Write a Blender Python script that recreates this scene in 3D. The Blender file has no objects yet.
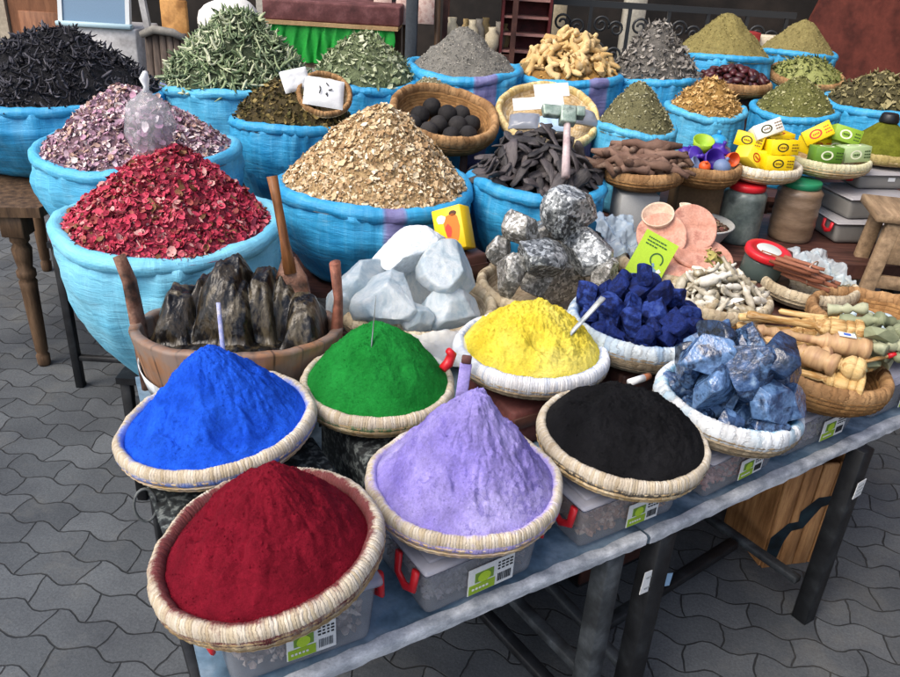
import bpy, bmesh, math, random
import numpy as np
from mathutils import Vector, Matrix, Euler, noise

scene = bpy.context.scene
COL = scene.collection
PI = math.pi
R_ = math.radians

# ------------------------------------------------------------------ camera
cam_d = bpy.data.cameras.new('camera')
cam = bpy.data.objects.new('camera', cam_d)
COL.objects.link(cam)
scene.camera = cam
cam_d.sensor_width = 36.0
cam_d.lens = 32.0
cam_d.clip_start = 0.05
cam_d.clip_end = 400
_p, _r = R_(27.0), R_(3.5)
_f = Vector((0, math.cos(_p), -math.sin(_p)))
_u = Vector((0, math.sin(_p), math.cos(_p)))
_x = Vector((1, 0, 0))
_rt = _x * math.cos(_r) + _u * math.sin(_r)
_up = _u * math.cos(_r) - _x * math.sin(_r)
cam.matrix_world = Matrix(((_rt.x, _up.x, -_f.x, 0), (_rt.y, _up.y, -_f.y, 0), (_rt.z, _up.z, -_f.z, 1.55), (0, 0, 0, 1)))

# ------------------------------------------------------------------ sky, sun, exposure
SUN_EL, SUN_AZ = 52.0, -128.0        # azimuth measured from +Y towards +X: the sun stands behind the viewer's left shoulder
world = bpy.data.worlds.new('World')
scene.world = world
world.use_nodes = True
wn = world.node_tree
bg = wn.nodes['Background']
sky = wn.nodes.new('ShaderNodeTexSky')
sky.sky_type = 'NISHITA'
sky.sun_disc = False
sky.sun_elevation = R_(SUN_EL)
sky.sun_rotation = R_(SUN_AZ)
sky.air_density = 1.0
sky.dust_density = 4.0
wn.links.new(sky.outputs[0], bg.inputs[0])
bg.inputs[1].default_value = 0.15
sun_d = bpy.data.lights.new('sun', 'SUN')
sun = bpy.data.objects.new('sun', sun_d)
COL.objects.link(sun)
sun_d.energy = 1.15
sun_d.angle = R_(40)
sun_d.color = (1.0, 0.95, 0.87)
_sd = Vector((math.sin(R_(SUN_AZ)) * math.cos(R_(SUN_EL)), math.cos(R_(SUN_AZ)) * math.cos(R_(SUN_EL)), math.sin(R_(SUN_EL))))
sun.rotation_euler = _sd.to_track_quat('Z', 'Y').to_euler()
scene.view_settings.view_transform = 'Standard'
scene.view_settings.look = 'None'
scene.view_settings.gamma = 1.0
scene.view_settings.use_curve_mapping = False
scene.view_settings.exposure = 0.9
scene.cycles.max_bounces = 6
scene.cycles.diffuse_bounces = 3
scene.cycles.transparent_max_bounces = 12
scene.cycles.use_denoising = True

# ------------------------------------------------------------------ helpers: objects and properties
def tag(o, label=None, cat=None, group=None, kind=None):
    if label: o['label'] = label
    if cat: o['category'] = cat
    if group: o['group'] = group
    if kind: o['kind'] = kind
    return o

def empty(name, loc, label, cat, group=None, rot=(0, 0, 0)):
    o = bpy.data.objects.new(name, None)
    o.empty_display_size = 0.05
    COL.objects.link(o)
    o.location = loc
    o.rotation_euler = rot
    return tag(o, label, cat, group)

def copy_tree(o, parent=None):
    c = o.copy()
    COL.objects.link(c)
    if parent: c.parent = parent
    for ch in list(o.children):
        copy_tree(ch, c)
    return c

def fbm(v, oct=3):
    s = 0; a = 1; t = 0
    for i in range(oct):
        s += a * noise.noise(v * (2 ** i) + Vector((7.3 * i, 1.7 * i, 3.1 * i))); t += a; a *= .5
    return s / t

def icos(sub):
    bm = bmesh.new(); bmesh.ops.create_icosphere(bm, subdivisions=sub, radius=1.0)
    v = np.array([p.co[:] for p in bm.verts]); f = [[q.index for q in p.verts] for p in bm.faces]; bm.free()
    return v, f

def rotm(e):
    return np.array(Euler(e).to_matrix())

class MB:
    """collects faces; build() links them as ONE mesh object"""
    def __init__(s):
        s.V = []; s.n = 0; s.F = []; s.MI = []; s.S = []; s.UV = {}
    def add(s, v, f, mi=0, smooth=True, uv=None):
        v = np.asarray(v, float); b = s.n
        s.V.append(v); s.n += len(v)
        if uv is not None:
            for k, q in enumerate(uv): s.UV[len(s.F) + k] = q
        for q in f:
            s.F.append(tuple(i + b for i in q)); s.MI.append(mi); s.S.append(smooth)
        return s
    def box(s, c, size, rot=(0, 0, 0), mi=0, bevel=0.0, seg=2, taper=1.0):
        bm = bmesh.new(); bmesh.ops.create_cube(bm, size=1.0)
        for v in bm.verts:
            k = taper if v.co.z < 0 else 1.0
            v.co = Vector((v.co.x * size[0] * k, v.co.y * size[1] * k, v.co.z * size[2]))
        if bevel > 0:
            bmesh.ops.bevel(bm, geom=list(bm.edges), offset=bevel, segments=seg, profile=.6, affect='EDGES')
        M = rotm(rot)
        v = np.array([p.co[:] for p in bm.verts]) @ M.T + np.array(c)
        bm.verts.index_update()
        f = [[q.index for q in p.verts] for p in bm.faces]; bm.free()
        return s.add(v, f, mi, bevel > 0)
    def tube(s, path, rad, sides=8, mi=0, squash=1.0, caps=True, jit=0.0, seed=0):
        P = [Vector(p) for p in path]; n = len(P)
        if not hasattr(rad, '__len__'): rad = [rad] * n
        rg = random.Random(seed)
        t0 = (P[1] - P[0]).normalized()
        a = Vector((0, 0, 1)) if abs(t0.z) < .9 else Vector((1, 0, 0))
        nx = t0.cross(a).normalized(); vs = []
        for i in range(n):
            t = (P[min(i + 1, n - 1)] - P[max(i - 1, 0)]).normalized()
            nx = (nx - t * nx.dot(t)).normalized(); ny = t.cross(nx)
            for k in range(sides):
                w = 2 * PI * k / sides
                rr = rad[i] * (1 + rg.uniform(-jit, jit))
                vs.append(P[i] + nx * math.cos(w) * rr + ny * math.sin(w) * rr * squash)
        fs = [(i * sides + k, i * sides + (k + 1) % sides, (i + 1) * sides + (k + 1) % sides, (i + 1) * sides + k)
              for i in range(n - 1) for k in range(sides)]
        if caps:
            fs.append(tuple(range(sides))[::-1]); fs.append(tuple((n - 1) * sides + k for k in range(sides)))
        return s.add([tuple(v) for v in vs], fs, mi)
    def lathe(s, prof, seg=48, fn=None, mi=0, c=(0, 0, 0), axis=None, close=False):
        """prof: (r, z) list; fn(angle, i, r, z) -> (r, z); uv = (angle share, profile length)"""
        n = len(prof); vs = []; L = [0]
        for i in range(1, n):
            L.append(L[-1] + math.hypot(prof[i][0] - prof[i - 1][0], prof[i][1] - prof[i - 1][1]))
        for k in range(seg):
            a = 2 * PI * k / seg + PI / 2
            for i, (r, z) in enumerate(prof):
                if fn: r, z = fn(a, i, r, z)
                vs.append((r * math.cos(a), r * math.sin(a), z))
        vs = np.array(vs)
        if axis is not None: vs = vs @ np.array(axis).T
        vs = vs + np.array(c)
        fs = []; uv = []
        m = n if close else n - 1
        for k in range(seg):
            k2 = (k + 1) % seg
            for i in range(m):
                j = (i + 1) % n
                fs.append((k * n + i, k2 * n + i, k2 * n + j, k * n + j))
                l2 = L[j] if j else L[-1] + .01
                uv.append(((k / seg, L[i]), ((k + 1) / seg, L[i]), ((k + 1) / seg, l2), (k / seg, l2)))
        return s.add(vs, fs, mi, True, uv)
    def build(s, name, mats, parent=None, loc=None, rot=None):
        me = bpy.data.meshes.new(name)
        V = np.concatenate(s.V)
        me.from_pydata(V.tolist(), [], s.F)
        for m in (mats if isinstance(mats, (list, tuple)) else [mats]): me.materials.append(m)
        me.polygons.foreach_set('material_index', s.MI)
        me.polygons.foreach_set('use_smooth', s.S)
        if s.UV:
            uvl = me.uv_layers.new(name='UVMap')
            for p in me.polygons:
                q = s.UV.get(p.index)
                if q:
                    for li, w in zip(p.loop_indices, q): uvl.data[li].uv = w
        me.validate(); me.update()
        o = bpy.data.objects.new(name, me)
        COL.objects.link(o)
        if parent: o.parent = parent
        if loc is not None: o.location = loc
        if rot is not None: o.rotation_euler = rot
        return o

# ------------------------------------------------------------------ helpers: materials
def lin(h):
    h = h.lstrip('#')
    r = []
    for i in (0, 2, 4):
        c = int(h[i:i + 2], 16) / 255
        r.append(c / 12.92 if c <= .04045 else ((c + .055) / 1.055) ** 2.4)
    return (*r, 1)

class NT:
    def __init__(s, name):
        s.m = bpy.data.materials.new(name); s.m.use_nodes = True
        s.t = s.m.node_tree; s.b = s.t.nodes['Principled BSDF']; s.out = s.t.nodes['Material Output']
    def n(s, typ, **kw):
        o = s.t.nodes.new(typ)
        for k, v in kw.items(): setattr(o, k, v)
        return o
    def l(s, a, b): s.t.links.new(a, b)
    def coord(s, kind='Object', scale=(1, 1, 1), rot=(0, 0, 0)):
        c = s.n('ShaderNodeTexCoord'); m = s.n('ShaderNodeMapping')
        m.inputs['Scale'].default_value = scale; m.inputs['Rotation'].default_value = rot
        s.l(c.outputs[kind], m.inputs[0]); return m.outputs[0]
    def noise(s, co, scale, detail=4, rough=.55, dist=0.0):
        q = s.n('ShaderNodeTexNoise'); q.inputs['Scale'].default_value = scale; q.inputs['Detail'].default_value = detail
        q.inputs['Roughness'].default_value = rough; q.inputs['Distortion'].default_value = dist
        if co is not None: s.l(co, q.inputs['Vector'])
        return q.outputs['Fac']
    def ramp(s, fac, stops, interp='LINEAR'):
        q = s.n('ShaderNodeValToRGB'); e = q.color_ramp.elements; q.color_ramp.interpolation = interp
        while len(e) > 1: e.remove(e[-1])
        e[0].position = stops[0][0]; e[0].color = stops[0][1]
        for p, c in stops[1:]:
            x = e.new(p); x.color = c
        s.l(fac, q.inputs[0]); return q.outputs[0]
    def mix(s, fac, a, b, mode='MIX'):
        q = s.n('ShaderNodeMix', data_type='RGBA', blend_type=mode)
        for sock, val in ((q.inputs[0], fac), (q.inputs[6], a), (q.inputs[7], b)):
            if hasattr(val, 'is_linked') or hasattr(val, 'links'): s.l(val, sock)
            else: sock.default_value = val
        return q.outputs[2]
    def math(s, op, a, b=None, c=None):
        q = s.n('ShaderNodeMath', operation=op)
        for sock, val in zip(q.inputs, (a, b, c)):
            if val is None: continue
            if hasattr(val, 'links'): s.l(val, sock)
            else: sock.default_value = val
        return q.outputs[0]
    def bump(s, h, strength=.4, dist=.01, prev=None):
        q = s.n('ShaderNodeBump'); q.inputs['Strength'].default_value = strength; q.inputs['Distance'].default_value = dist
        s.l(h, q.inputs['Height'])
        if prev is not None: s.l(prev, q.inputs['Normal'])
        return q.outputs[0]

def stops(cols, lo=.3, hi=.7):
    k = len(cols)
    if k == 1: return [(0, lin(cols[0]))]
    return [(lo + (hi - lo) * i / (k - 1), lin(c)) for i, c in enumerate(cols)]

_mc = {}
def mat(name, cols, rough=.75, scale=20, detail=5, bump=None, spec=.3, fine=.12, stretch=(1, 1, 1), metal=0, trans=0, lo=.32, hi=.68, sss=0):
    """noise-varied surface; bump=(scale, strength, distance)"""
    if name in _mc: return _mc[name]
    t = NT(name); co = t.coord(scale=stretch)
    c = t.ramp(t.noise(co, scale, detail), stops(cols, lo, hi))
    if fine:
        g = t.noise(co, scale * 9, 3)
        v = t.ramp(g, [(.25, (1 - fine * 2,) * 3 + (1,)), (.75, (1 + fine,) * 3 + (1,))])
        c = t.mix(1.0, c, v, 'MULTIPLY')
    t.l(c, t.b.inputs['Base Color'])
    t.b.inputs['Roughness'].default_value = rough; t.b.inputs['Specular IOR Level'].default_value = spec
    t.b.inputs['Metallic'].default_value = metal
    if trans: t.b.inputs['Transmission Weight'].default_value = trans
    if sss:
        t.b.inputs['Subsurface Weight'].default_value = sss; t.b.inputs['Subsurface Radius'].default_value = (.02, .02, .02)
        t.b.inputs['Subsurface Scale'].default_value = .6
    if bump:
        t.l(t.bump(t.noise(co, bump[0], 6, .65), bump[1], bump[2]), t.b.inputs['Normal'])
    _mc[name] = t.m; return t.m

def isl(name, cols, rough=.7, spec=.25, bump=None, noisecols=None, weights=None):
    """each small piece of a heap takes its own tone of the dried plant"""
    if name in _mc: return _mc[name]
    t = NT(name); g = t.n('ShaderNodeNewGeometry'); k = len(cols)
    c = t.ramp(g.outputs['Random Per Island'], [(i / k, lin(q)) for i, q in enumerate(cols)], 'CONSTANT')
    co = t.coord()
    v = t.ramp(t.noise(co, 180, 3), [(.25, (.68, .68, .68, 1)), (.75, (1.18, 1.18, 1.18, 1))])
    c = t.mix(1.0, c, v, 'MULTIPLY')
    t.l(c, t.b.inputs['Base Color'])
    t.b.inputs['Roughness'].default_value = rough; t.b.inputs['Specular IOR Level'].default_value = spec
    if bump: t.l(t.bump(t.noise(co, bump[0], 5), bump[1], bump[2]), t.b.inputs['Normal'])
    _mc[name] = t.m; return t.m

def obj_random(name, cols, rough=.7, spec=.3, scale=30, bump=None, var=.35, metal=0, stretch=(1, 1, 1), sss=0):
    """copies of one thing each take their own tone"""
    if name in _mc: return _mc[name]
    t = NT(name); i = t.n('ShaderNodeObjectInfo'); co = t.coord(scale=stretch)
    vadd = t.n('ShaderNodeVectorMath', operation='ADD'); t.l(co, vadd.inputs[0])
    cx = t.n('ShaderNodeCombineXYZ'); t.l(t.math('MULTIPLY', i.outputs['Random'], 37.0), cx.inputs[0]); t.l(cx.outputs[0], vadd.inputs[1])
    nz = t.noise(vadd.outputs[0], scale, 5)
    f = t.math('ADD', t.math('MULTIPLY', i.outputs['Random'], 1 - var), t.math('MULTIPLY', t.math('SUBTRACT', nz, .25), var * 2))
    c = t.ramp(f, stops(cols, .05, .95)); t.l(c, t.b.inputs['Base Color'])
    t.b.inputs['Roughness'].default_value = rough; t.b.inputs['Specular IOR Level'].default_value = spec; t.b.inputs['Metallic'].default_value = metal
    if sss:
        t.b.inputs['Subsurface Weight'].default_value = sss; t.b.inputs['Subsurface Radius'].default_value = (.03, .03, .03)
    if bump: t.l(t.bump(t.noise(vadd.outputs[0], bump[0], 6, .65), bump[1], bump[2]), t.b.inputs['Normal'])
    _mc[name] = t.m; return t.m

def flat(name, col, rough=.5, spec=.4):
    return mat(name, [col], rough=rough, spec=spec, scale=40, fine=.06)

def clear(name, tint='#e8f0f4', opacity=.4, rough=.15):
    if name in _mc: return _mc[name]
    t = NT(name); tr = t.n('ShaderNodeBsdfTransparent'); mx = t.n('ShaderNodeMixShader')
    co = t.coord(); f = t.math('ADD', opacity - .1, t.math('MULTIPLY', t.noise(co, 25, 4), .22))
    tr.inputs[0].default_value = lin(tint)
    t.b.inputs['Base Color'].default_value = lin(tint); t.b.inputs['Roughness'].default_value = rough; t.b.inputs['Specular IOR Level'].default_value = .5
    t.l(f, mx.inputs[0]); t.l(tr.outputs[0], mx.inputs[1]); t.l(t.b.outputs[0], mx.inputs[2]); t.l(mx.outputs[0], t.out.inputs[0])
    _mc[name] = t.m; return t.m

def sack_mat(name, c1, c2, stripe=None, stripe_col='#8f5a86'):
    """woven plastic sackcloth; stripe = (angle share, width share) of a printed band"""
    t = NT(name); uv = t.n('ShaderNodeUVMap'); sp = t.n('ShaderNodeSeparateXYZ'); t.l(uv.outputs[0], sp.inputs[0])
    cb = t.n('ShaderNodeCombineXYZ'); t.l(t.math('MULTIPLY', sp.outputs[0], 1.8), cb.inputs[0]); t.l(sp.outputs[1], cb.inputs[1])
    def st(sx, sy):
        m = t.n('ShaderNodeMapping'); m.inputs['Scale'].default_value = (sx, sy, 1); t.l(cb.outputs[0], m.inputs[0]); return m.outputs[0]
    c = t.ramp(t.noise(st(5, 9), 1, 4), [(.3, lin(c1)), (.7, lin(c2))])
    # the tapes of the weave: fine bands both ways
    w1 = t.noise(st(4, 560), 1, 3); w2 = t.noise(st(520, 4), 1, 3)
    wv = t.math('ADD', t.math('MULTIPLY', w1, .5), t.math('MULTIPLY', w2, .5))
    c = t.mix(1.0, c, t.ramp(wv, [(.38, (.84, .87, .88, 1)), (.62, (1.1, 1.09, 1.08, 1))]), 'MULTIPLY')
    # rubbed pale creases and grime
    cr = t.ramp(t.noise(st(7, 40), 1, 6, .7, .4), [(.6, (0, 0, 0, 1)), (.74, (1, 1, 1, 1))])
    c = t.mix(t.math('MULTIPLY', cr, .4), c, lin('#a9dcf0'))
    vf = t.ramp(t.noise(st(26, 2.2), 1, 5, .65, .3), [(.5, (0, 0, 0, 1)), (.72, (1, 1, 1, 1))])
    c = t.mix(t.math('MULTIPLY', vf, .3), c, lin('#8fcfe8'))
    gr = t.ramp(t.noise(t.coord(), 6, 6, .7), [(.54, (0, 0, 0, 1)), (.8, (1, 1, 1, 1))])
    c = t.mix(t.math('MULTIPLY', gr, .35), c, lin('#3d6d86'))
    if stripe:
        d = t.math('ABSOLUTE', t.math('SUBTRACT', sp.outputs[0], stripe[0]))
        k = t.ramp(d, [(stripe[1] * .42, (1, 1, 1, 1)), (stripe[1] * .5, (0, 0, 0, 1))])
        c = t.mix(t.math('MULTIPLY', k, .62), c, lin(stripe_col))
    t.l(c, t.b.inputs['Base Color']); t.b.inputs['Roughness'].default_value = .5; t.b.inputs['Specular IOR Level'].default_value = .35
    h = t.math('ADD', t.math('ADD', t.math('MULTIPLY', wv, .15), t.math('MULTIPLY', t.noise(st(6, 38), 1, 6, .62, .5), .95)), t.math('MULTIPLY', t.noise(st(30, 5), 1, 5, .6, .3), .7))
    t.l(t.bump(h, .6, .012), t.b.inputs['Normal'])
    return t.m

def straw_mat(name, cols, n=64, row=None, stain=None, stain_amt=.5, dark='#5a4325', stain_lo=.45):
    """wrapped straw: every stitch its own tone, dark gaps between stitches; stain = pigment dusted over it"""
    if name in _mc: return _mc[name]
    t = NT(name); uv = t.n('ShaderNodeUVMap'); sp = t.n('ShaderNodeSeparateXYZ'); t.l(uv.outputs[0], sp.inputs[0])
    u = t.math('MULTIPLY', sp.outputs[0], n)
    wob = t.noise(t.coord(), 42, 4, .7); u = t.math('ADD', u, t.math('MULTIPLY', wob, 2.6))
    cell = t.math('FLOOR', u); pp = t.math('PINGPONG', u, .5)
    wn_ = t.n('ShaderNodeTexWhiteNoise', noise_dimensions='2D'); cx = t.n('ShaderNodeCombineXYZ'); t.l(cell, cx.inputs[0])
    hgt = t.ramp(pp, [(0, (0, 0, 0, 1)), (.2, (1, 1, 1, 1))])
    if row:
        v = t.math('MULTIPLY', sp.outputs[1], 1 / row); t.l(t.math('FLOOR', v), cx.inputs[1])
        h2 = t.ramp(t.math('PINGPONG', v, .5), [(0, (0, 0, 0, 1)), (.25, (1, 1, 1, 1))])
        hgt = t.math('MINIMUM', t.math('ADD', t.math('MULTIPLY', hgt, .5), .5), h2)
    t.l(cx.outputs[0], wn_.inputs['Vector'])
    f = t.math('ADD', t.math('MULTIPLY', wn_.outputs[0], .42), t.math('MULTIPLY', t.noise(t.coord(), 12, 6, .7), .58))
    c = t.ramp(f, stops(cols, .1, .8))
    c = t.mix(1.0, c, t.ramp(t.noise(t.coord(), 9, 7, .7), [(.32, (.62, .58, .55, 1)), (.62, (1.05, 1.05, 1.05, 1))]), 'MULTIPLY')
    c = t.mix(t.math('MULTIPLY', t.math('MULTIPLY', t.math('SUBTRACT', 1.0, hgt), t.ramp(t.noise(t.coord(), 35, 4), [(.35, (.0, .0, .0, 1)), (.75, (1, 1, 1, 1))])), .6), c, lin(dark))
    if stain:
        nz = t.noise(t.coord(), 26, 7, .75)
        if not row: nz = t.math('ADD', nz, t.math('MULTIPLY', t.math('SUBTRACT', t.ramp(sp.outputs[1], [(.014, (0, 0, 0, 1)), (.034, (1, 1, 1, 1)), (.05, (1, 1, 1, 1)), (.07, (.3, .3, .3, 1))]), .4), .5))
        m = t.ramp(nz, [(stain_lo, (0, 0, 0, 1)), (stain_lo + .2, (1, 1, 1, 1))])
        c = t.mix(t.math('MULTIPLY', m, stain_amt), c, lin(stain))
    t.l(c, t.b.inputs['Base Color']); t.b.inputs['Roughness'].default_value = .8; t.b.inputs['Specular IOR Level'].default_value = .15
    t.l(t.bump(hgt, .45, .003, t.bump(t.noise(t.coord(), 120, 5, .7), .5, .003)), t.b.inputs['Normal'])
    _mc[name] = t.m; return t.m

def paver_mat():
    t = NT('grey interlocking pavers'); co = t.coord(rot=(0, 0, R_(12))); sp = t.n('ShaderNodeSeparateXYZ'); t.l(co, sp.inputs[0])
    def tri(v, f, a, ph=0.0):
        q = t.math('PINGPONG', t.math('ADD', t.math('MULTIPLY', v, f), ph), 1.0)
        q = t.math('SMOOTH_MIN', t.math('MAXIMUM', q, .15), .85, .1)
        return t.math('MULTIPLY', q, a)
    x = t.math('ADD', sp.outputs[0], tri(sp.outputs[1], 10.0, .024)); y = t.math('ADD', sp.outputs[1], tri(sp.outputs[0], 15.4, .030, .3))
    cb = t.n('ShaderNodeCombineXYZ'); t.l(x, cb.inputs[0]); t.l(y, cb.inputs[1])
    wob = t.n('ShaderNodeVectorMath', operation='MULTIPLY_ADD'); nz = t.n('ShaderNodeTexNoise'); nz.inputs['Scale'].default_value = 14
    t.l(co, nz.inputs['Vector']); t.l(nz.outputs['Color'], wob.inputs[0]); wob.inputs[1].default_value = (.022, .022, 0); t.l(cb.outputs[0], wob.inputs[2])
    br = t.n('ShaderNodeTexBrick'); t.l(wob.outputs[0], br.inputs['Vector'])
    br.inputs['Scale'].default_value = 1; br.inputs['Brick Width'].default_value = .17; br.inputs['Row Height'].default_value = .088
    br.inputs['Mortar Size'].default_value = .0031; br.inputs['Mortar Smooth'].default_value = .6; br.inputs['Bias'].default_value = 0
    br.inputs['Color1'].default_value = lin('#474b4f'); br.inputs['Color2'].default_value = lin('#585c60'); br.inputs['Mortar'].default_value = lin('#292b2d')
    c = br.outputs['Color']
    c = t.mix(1.0, c, t.ramp(t.noise(co, 3.5, 6, .65), [(.3, (.62, .62, .64, 1)), (.7, (1.2, 1.2, 1.17, 1))]), 'MULTIPLY')
    c = t.mix(1.0, c, t.ramp(t.noise(co, 160, 3, .7), [(.3, (.72, .72, .72, 1)), (.7, (1.22, 1.22, 1.22, 1))]), 'MULTIPLY')
    sn = t.ramp(t.noise(co, 2.2, 6, .7), [(.52, (0, 0, 0, 1)), (.7, (1, 1, 1, 1))])
    c = t.mix(t.math('MULTIPLY', sn, .3), c, lin('#7a766c'))
    d = t.ramp(t.noise(co, 7, 7, .7), [(.56, (0, 0, 0, 1)), (.72, (1, 1, 1, 1))])
    c = t.mix(t.math('MULTIPLY', d, .4), c, lin('#35363a'))
    t.l(c, t.b.inputs['Base Color']); t.b.inputs['Roughness'].default_value = .72; t.b.inputs['Specular IOR Level'].default_value = .3
    b1 = t.bump(t.noise(co, 70, 6, .7), .35, .006)
    t.l(t.bump(t.math('SUBTRACT', 1.0, br.outputs['Fac']), .7, .006, b1), t.b.inputs['Normal'])
    return t.m

# ------------------------------------------------------------------ helpers: heaps
def mound_fn(R, h, seed=0, power=1.1, apex=.12, amp=.03, freq=14, groove=.0, lump=0.0, lean=(0, 0), flat_top=0.0, fine=0.0, slide=0.0):
    dg_ = random.Random(seed * 31 + 5); dents = []
    for i in range(7): w = dg_.uniform(0, 6.28); q0 = dg_.uniform(.3, .8); dents.append((q0 * math.cos(w), q0 * math.sin(w), dg_.uniform(.10, .22), dg_.uniform(.03, .075)))
    k0 = math.sqrt(1 + apex * apex); o = Vector((seed * 13.7, seed * 5.1, seed * 3.3))
    def z(x, y):
        x2 = x - lean[0] * R; y2 = y - lean[1] * R
        r = math.hypot(x, y) / R
        rr = r + (math.hypot(x2, y2) / R - r) * max(0, 1 - r)
        if rr >= 1: return -(rr - 1) * h * .4
        s = (k0 - math.sqrt(rr * rr + apex * apex)) / (k0 - apex)
        s = max(s, 0) ** power
        if flat_top: s = min(s, flat_top + (s - flat_top) * .25) if s > flat_top else s
        e = min(1, (1 - rr) * 5)
        v = h * s + e * amp * R * fbm(Vector((x, y, 0)) * freq / R * .3 + o, 4)
        if slide:
            a = math.atan2(y2, x2) + .5 * noise.noise(Vector((x * 9, y * 9, seed))); g = 1 - abs(fbm(Vector((math.cos(a) * 2.2, math.sin(a) * 2.2, rr * 1.6)) + o * 2, 3)) * 3.2
            v -= slide * R * max(0, g) ** 2 * min(1, max(0, rr - .16) * 3) * min(1, (1 - rr) * 3)
            for (dx, dy, dr, dd) in dents:
                q = ((x / R - dx) ** 2 + (y / R - dy) ** 2) / dr ** 2
                if q < 4: v -= R * dd * (math.exp(-q * 1.5) - .45 * math.exp(-(math.sqrt(q) - 1.35) ** 2 * 9))
        if fine: v += e * R * fine * (fbm(Vector((x, y, 0)) * 95 + o, 3) + .6 * abs(noise.noise(Vector((x, y, 2)) * 45 + o)))
        if groove:
            a = math.atan2(y2, x2)
            g = fbm(Vector((math.cos(a) * 3.5, math.sin(a) * 3.5, rr * 1.2)) + o, 3)
            v += groove * R * g * rr * (1 - rr) * 4
        if lump:
            v += lump * R * e * abs(fbm(Vector((x, y, 1)) * freq / R * .6 + o, 3))
        return v
    return z

def add_mound(mb, zf, R, nr=40, ns=96, mi=0, over=1.06, sx=1.0, sy=1.0, smooth=True):
    vs = [(0, 0, zf(0, 0))]
    for i in range(1, nr + 1):
        r = over * R * i / nr
        for k in range(ns):
            a = 2 * PI * (k + .5 * (i % 2)) / ns
            x, y = r * math.cos(a), r * math.sin(a); vs.append((x * sx, y * sy, zf(x, y)))
    fs = [(0, 1 + k, 1 + (k + 1) % ns) for k in range(ns)]
    for i in range(nr - 1):
        a = 1 + i * ns; b = a + ns
        for k in range(ns):
            k2 = (k + 1) % ns; fs.append((a + k, b + k, b + k2, a + k2))
    mb.add(vs, fs, mi, smooth)

def proto_petal(cup=.35, w=.8, seed=0):
    rg = random.Random(seed); v = []; f = []
    for i in range(4):
        for j in range(3):
            s = i / 3 - .5; q = (j - 1) * .5 * w * math.sin(PI * (.18 + .7 * i / 3))
            v.append((s, q, cup * (s * s * 2 + q * q * 2) + rg.uniform(-.06, .06)))
    for i in range(3):
        for j in range(2): f.append((i * 3 + j, i * 3 + 3 + j, i * 3 + 4 + j, i * 3 + 1 + j))
    return np.array(v), f, True

def proto_arc(bend=1.2, rad=.09, seg=5, sides=4, flat_=.7):
    P = []
    for i in range(seg + 1):
        a = (i / seg - .5) * bend; R = 1 / bend
        P.append((R * math.sin(a), 0, R * (1 - math.cos(a))))
    m = MB(); m.tube(P, [rad * (.35 if i in (0, seg) else 1) for i in range(seg + 1)], sides, squash=flat_)
    return np.concatenate(m.V), m.F, True

def proto_hull(n=9, sx=1, sy=.8, sz=.6, seed=0, bevel=0.0):
    rg = random.Random(seed); bm = bmesh.new()
    for i in range(n):
        z = rg.uniform(-1, 1); a = rg.uniform(0, 2 * PI); r = math.sqrt(1 - z * z); k = rg.uniform(.8, 1.0) * .5
        bm.verts.new((r * math.cos(a) * sx * k, r * math.sin(a) * sy * k, z * sz * k))
    q = bmesh.ops.convex_hull(bm, input=bm.verts)
    bmesh.ops.delete(bm, geom=[g for g in q['geom_interior'] if isinstance(g, bmesh.types.BMVert)], context='VERTS')
    bmesh.ops.dissolve_limit(bm, angle_limit=R_(14), verts=bm.verts, edges=bm.edges)
    if bevel: bmesh.ops.bevel(bm, geom=list(bm.edges), offset=bevel, segments=2, profile=.5, affect='EDGES', clamp_overlap=True)
    bm.verts.index_update(); bm.verts.ensure_lookup_table()
    v = np.array([p.co[:] for p in bm.verts]); f = [[p.index for p in g.verts] for g in bm.faces]; bm.free()
    return v, f, False

def proto_leaf(w=.3, fold=.15, curl=.25):
    v = np.array([(-.5, 0, curl), (-.12, w / 2, fold), (-.12, -w / 2, fold), (-.1, 0, 0), (.2, w * .4, fold * .8), (.2, -w * .4, fold * .8), (.2, 0, .02), (.5, 0, curl)])
    return v, [(0, 3, 1), (0, 2, 3), (1, 3, 6, 4), (3, 2, 5, 6), (4, 6, 7), (6, 5, 7)], True

def scatter(mb, zf, R, n, protos, size, mi=1, seed=0, lift=.15, tilt=.6, sx=1.0, sy=1.0, rmax=1.0, spill=0.0, rpow=.5):
    rg = random.Random(seed); e = R * .02
    for i in range(n):
        r = R * rmax * rg.random() ** rpow; a = rg.uniform(0, 2 * PI); x, y = r * math.cos(a), r * math.sin(a)
        z = zf(x, y); nx = Vector(((zf(x - e, y) - zf(x + e, y)) / (2 * e), (zf(x, y - e) - zf(x, y + e)) / (2 * e), 1)).normalized()
        nx = (nx + Vector((rg.gauss(0, tilt), rg.gauss(0, tilt), rg.gauss(0, tilt))) * .6).normalized()
        q = nx.to_track_quat('Z', 'Y').to_matrix() @ Matrix.Rotation(rg.uniform(0, 2 * PI), 3, 'Z')
        v, f, sm = protos[rg.randrange(len(protos))]; s = size[0] * .6 + (size[1] * 1.25 - size[0] * .6) * rg.random() ** 1.7
        p = (v * (rg.uniform(.75, 1.25), rg.uniform(.6, 1.2), rg.uniform(.6, 1.5))) @ np.array(q).T * s + np.array((x * sx, y * sy, z)) + np.array(nx) * s * lift
        mb.add(p, f, mi, sm)

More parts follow.
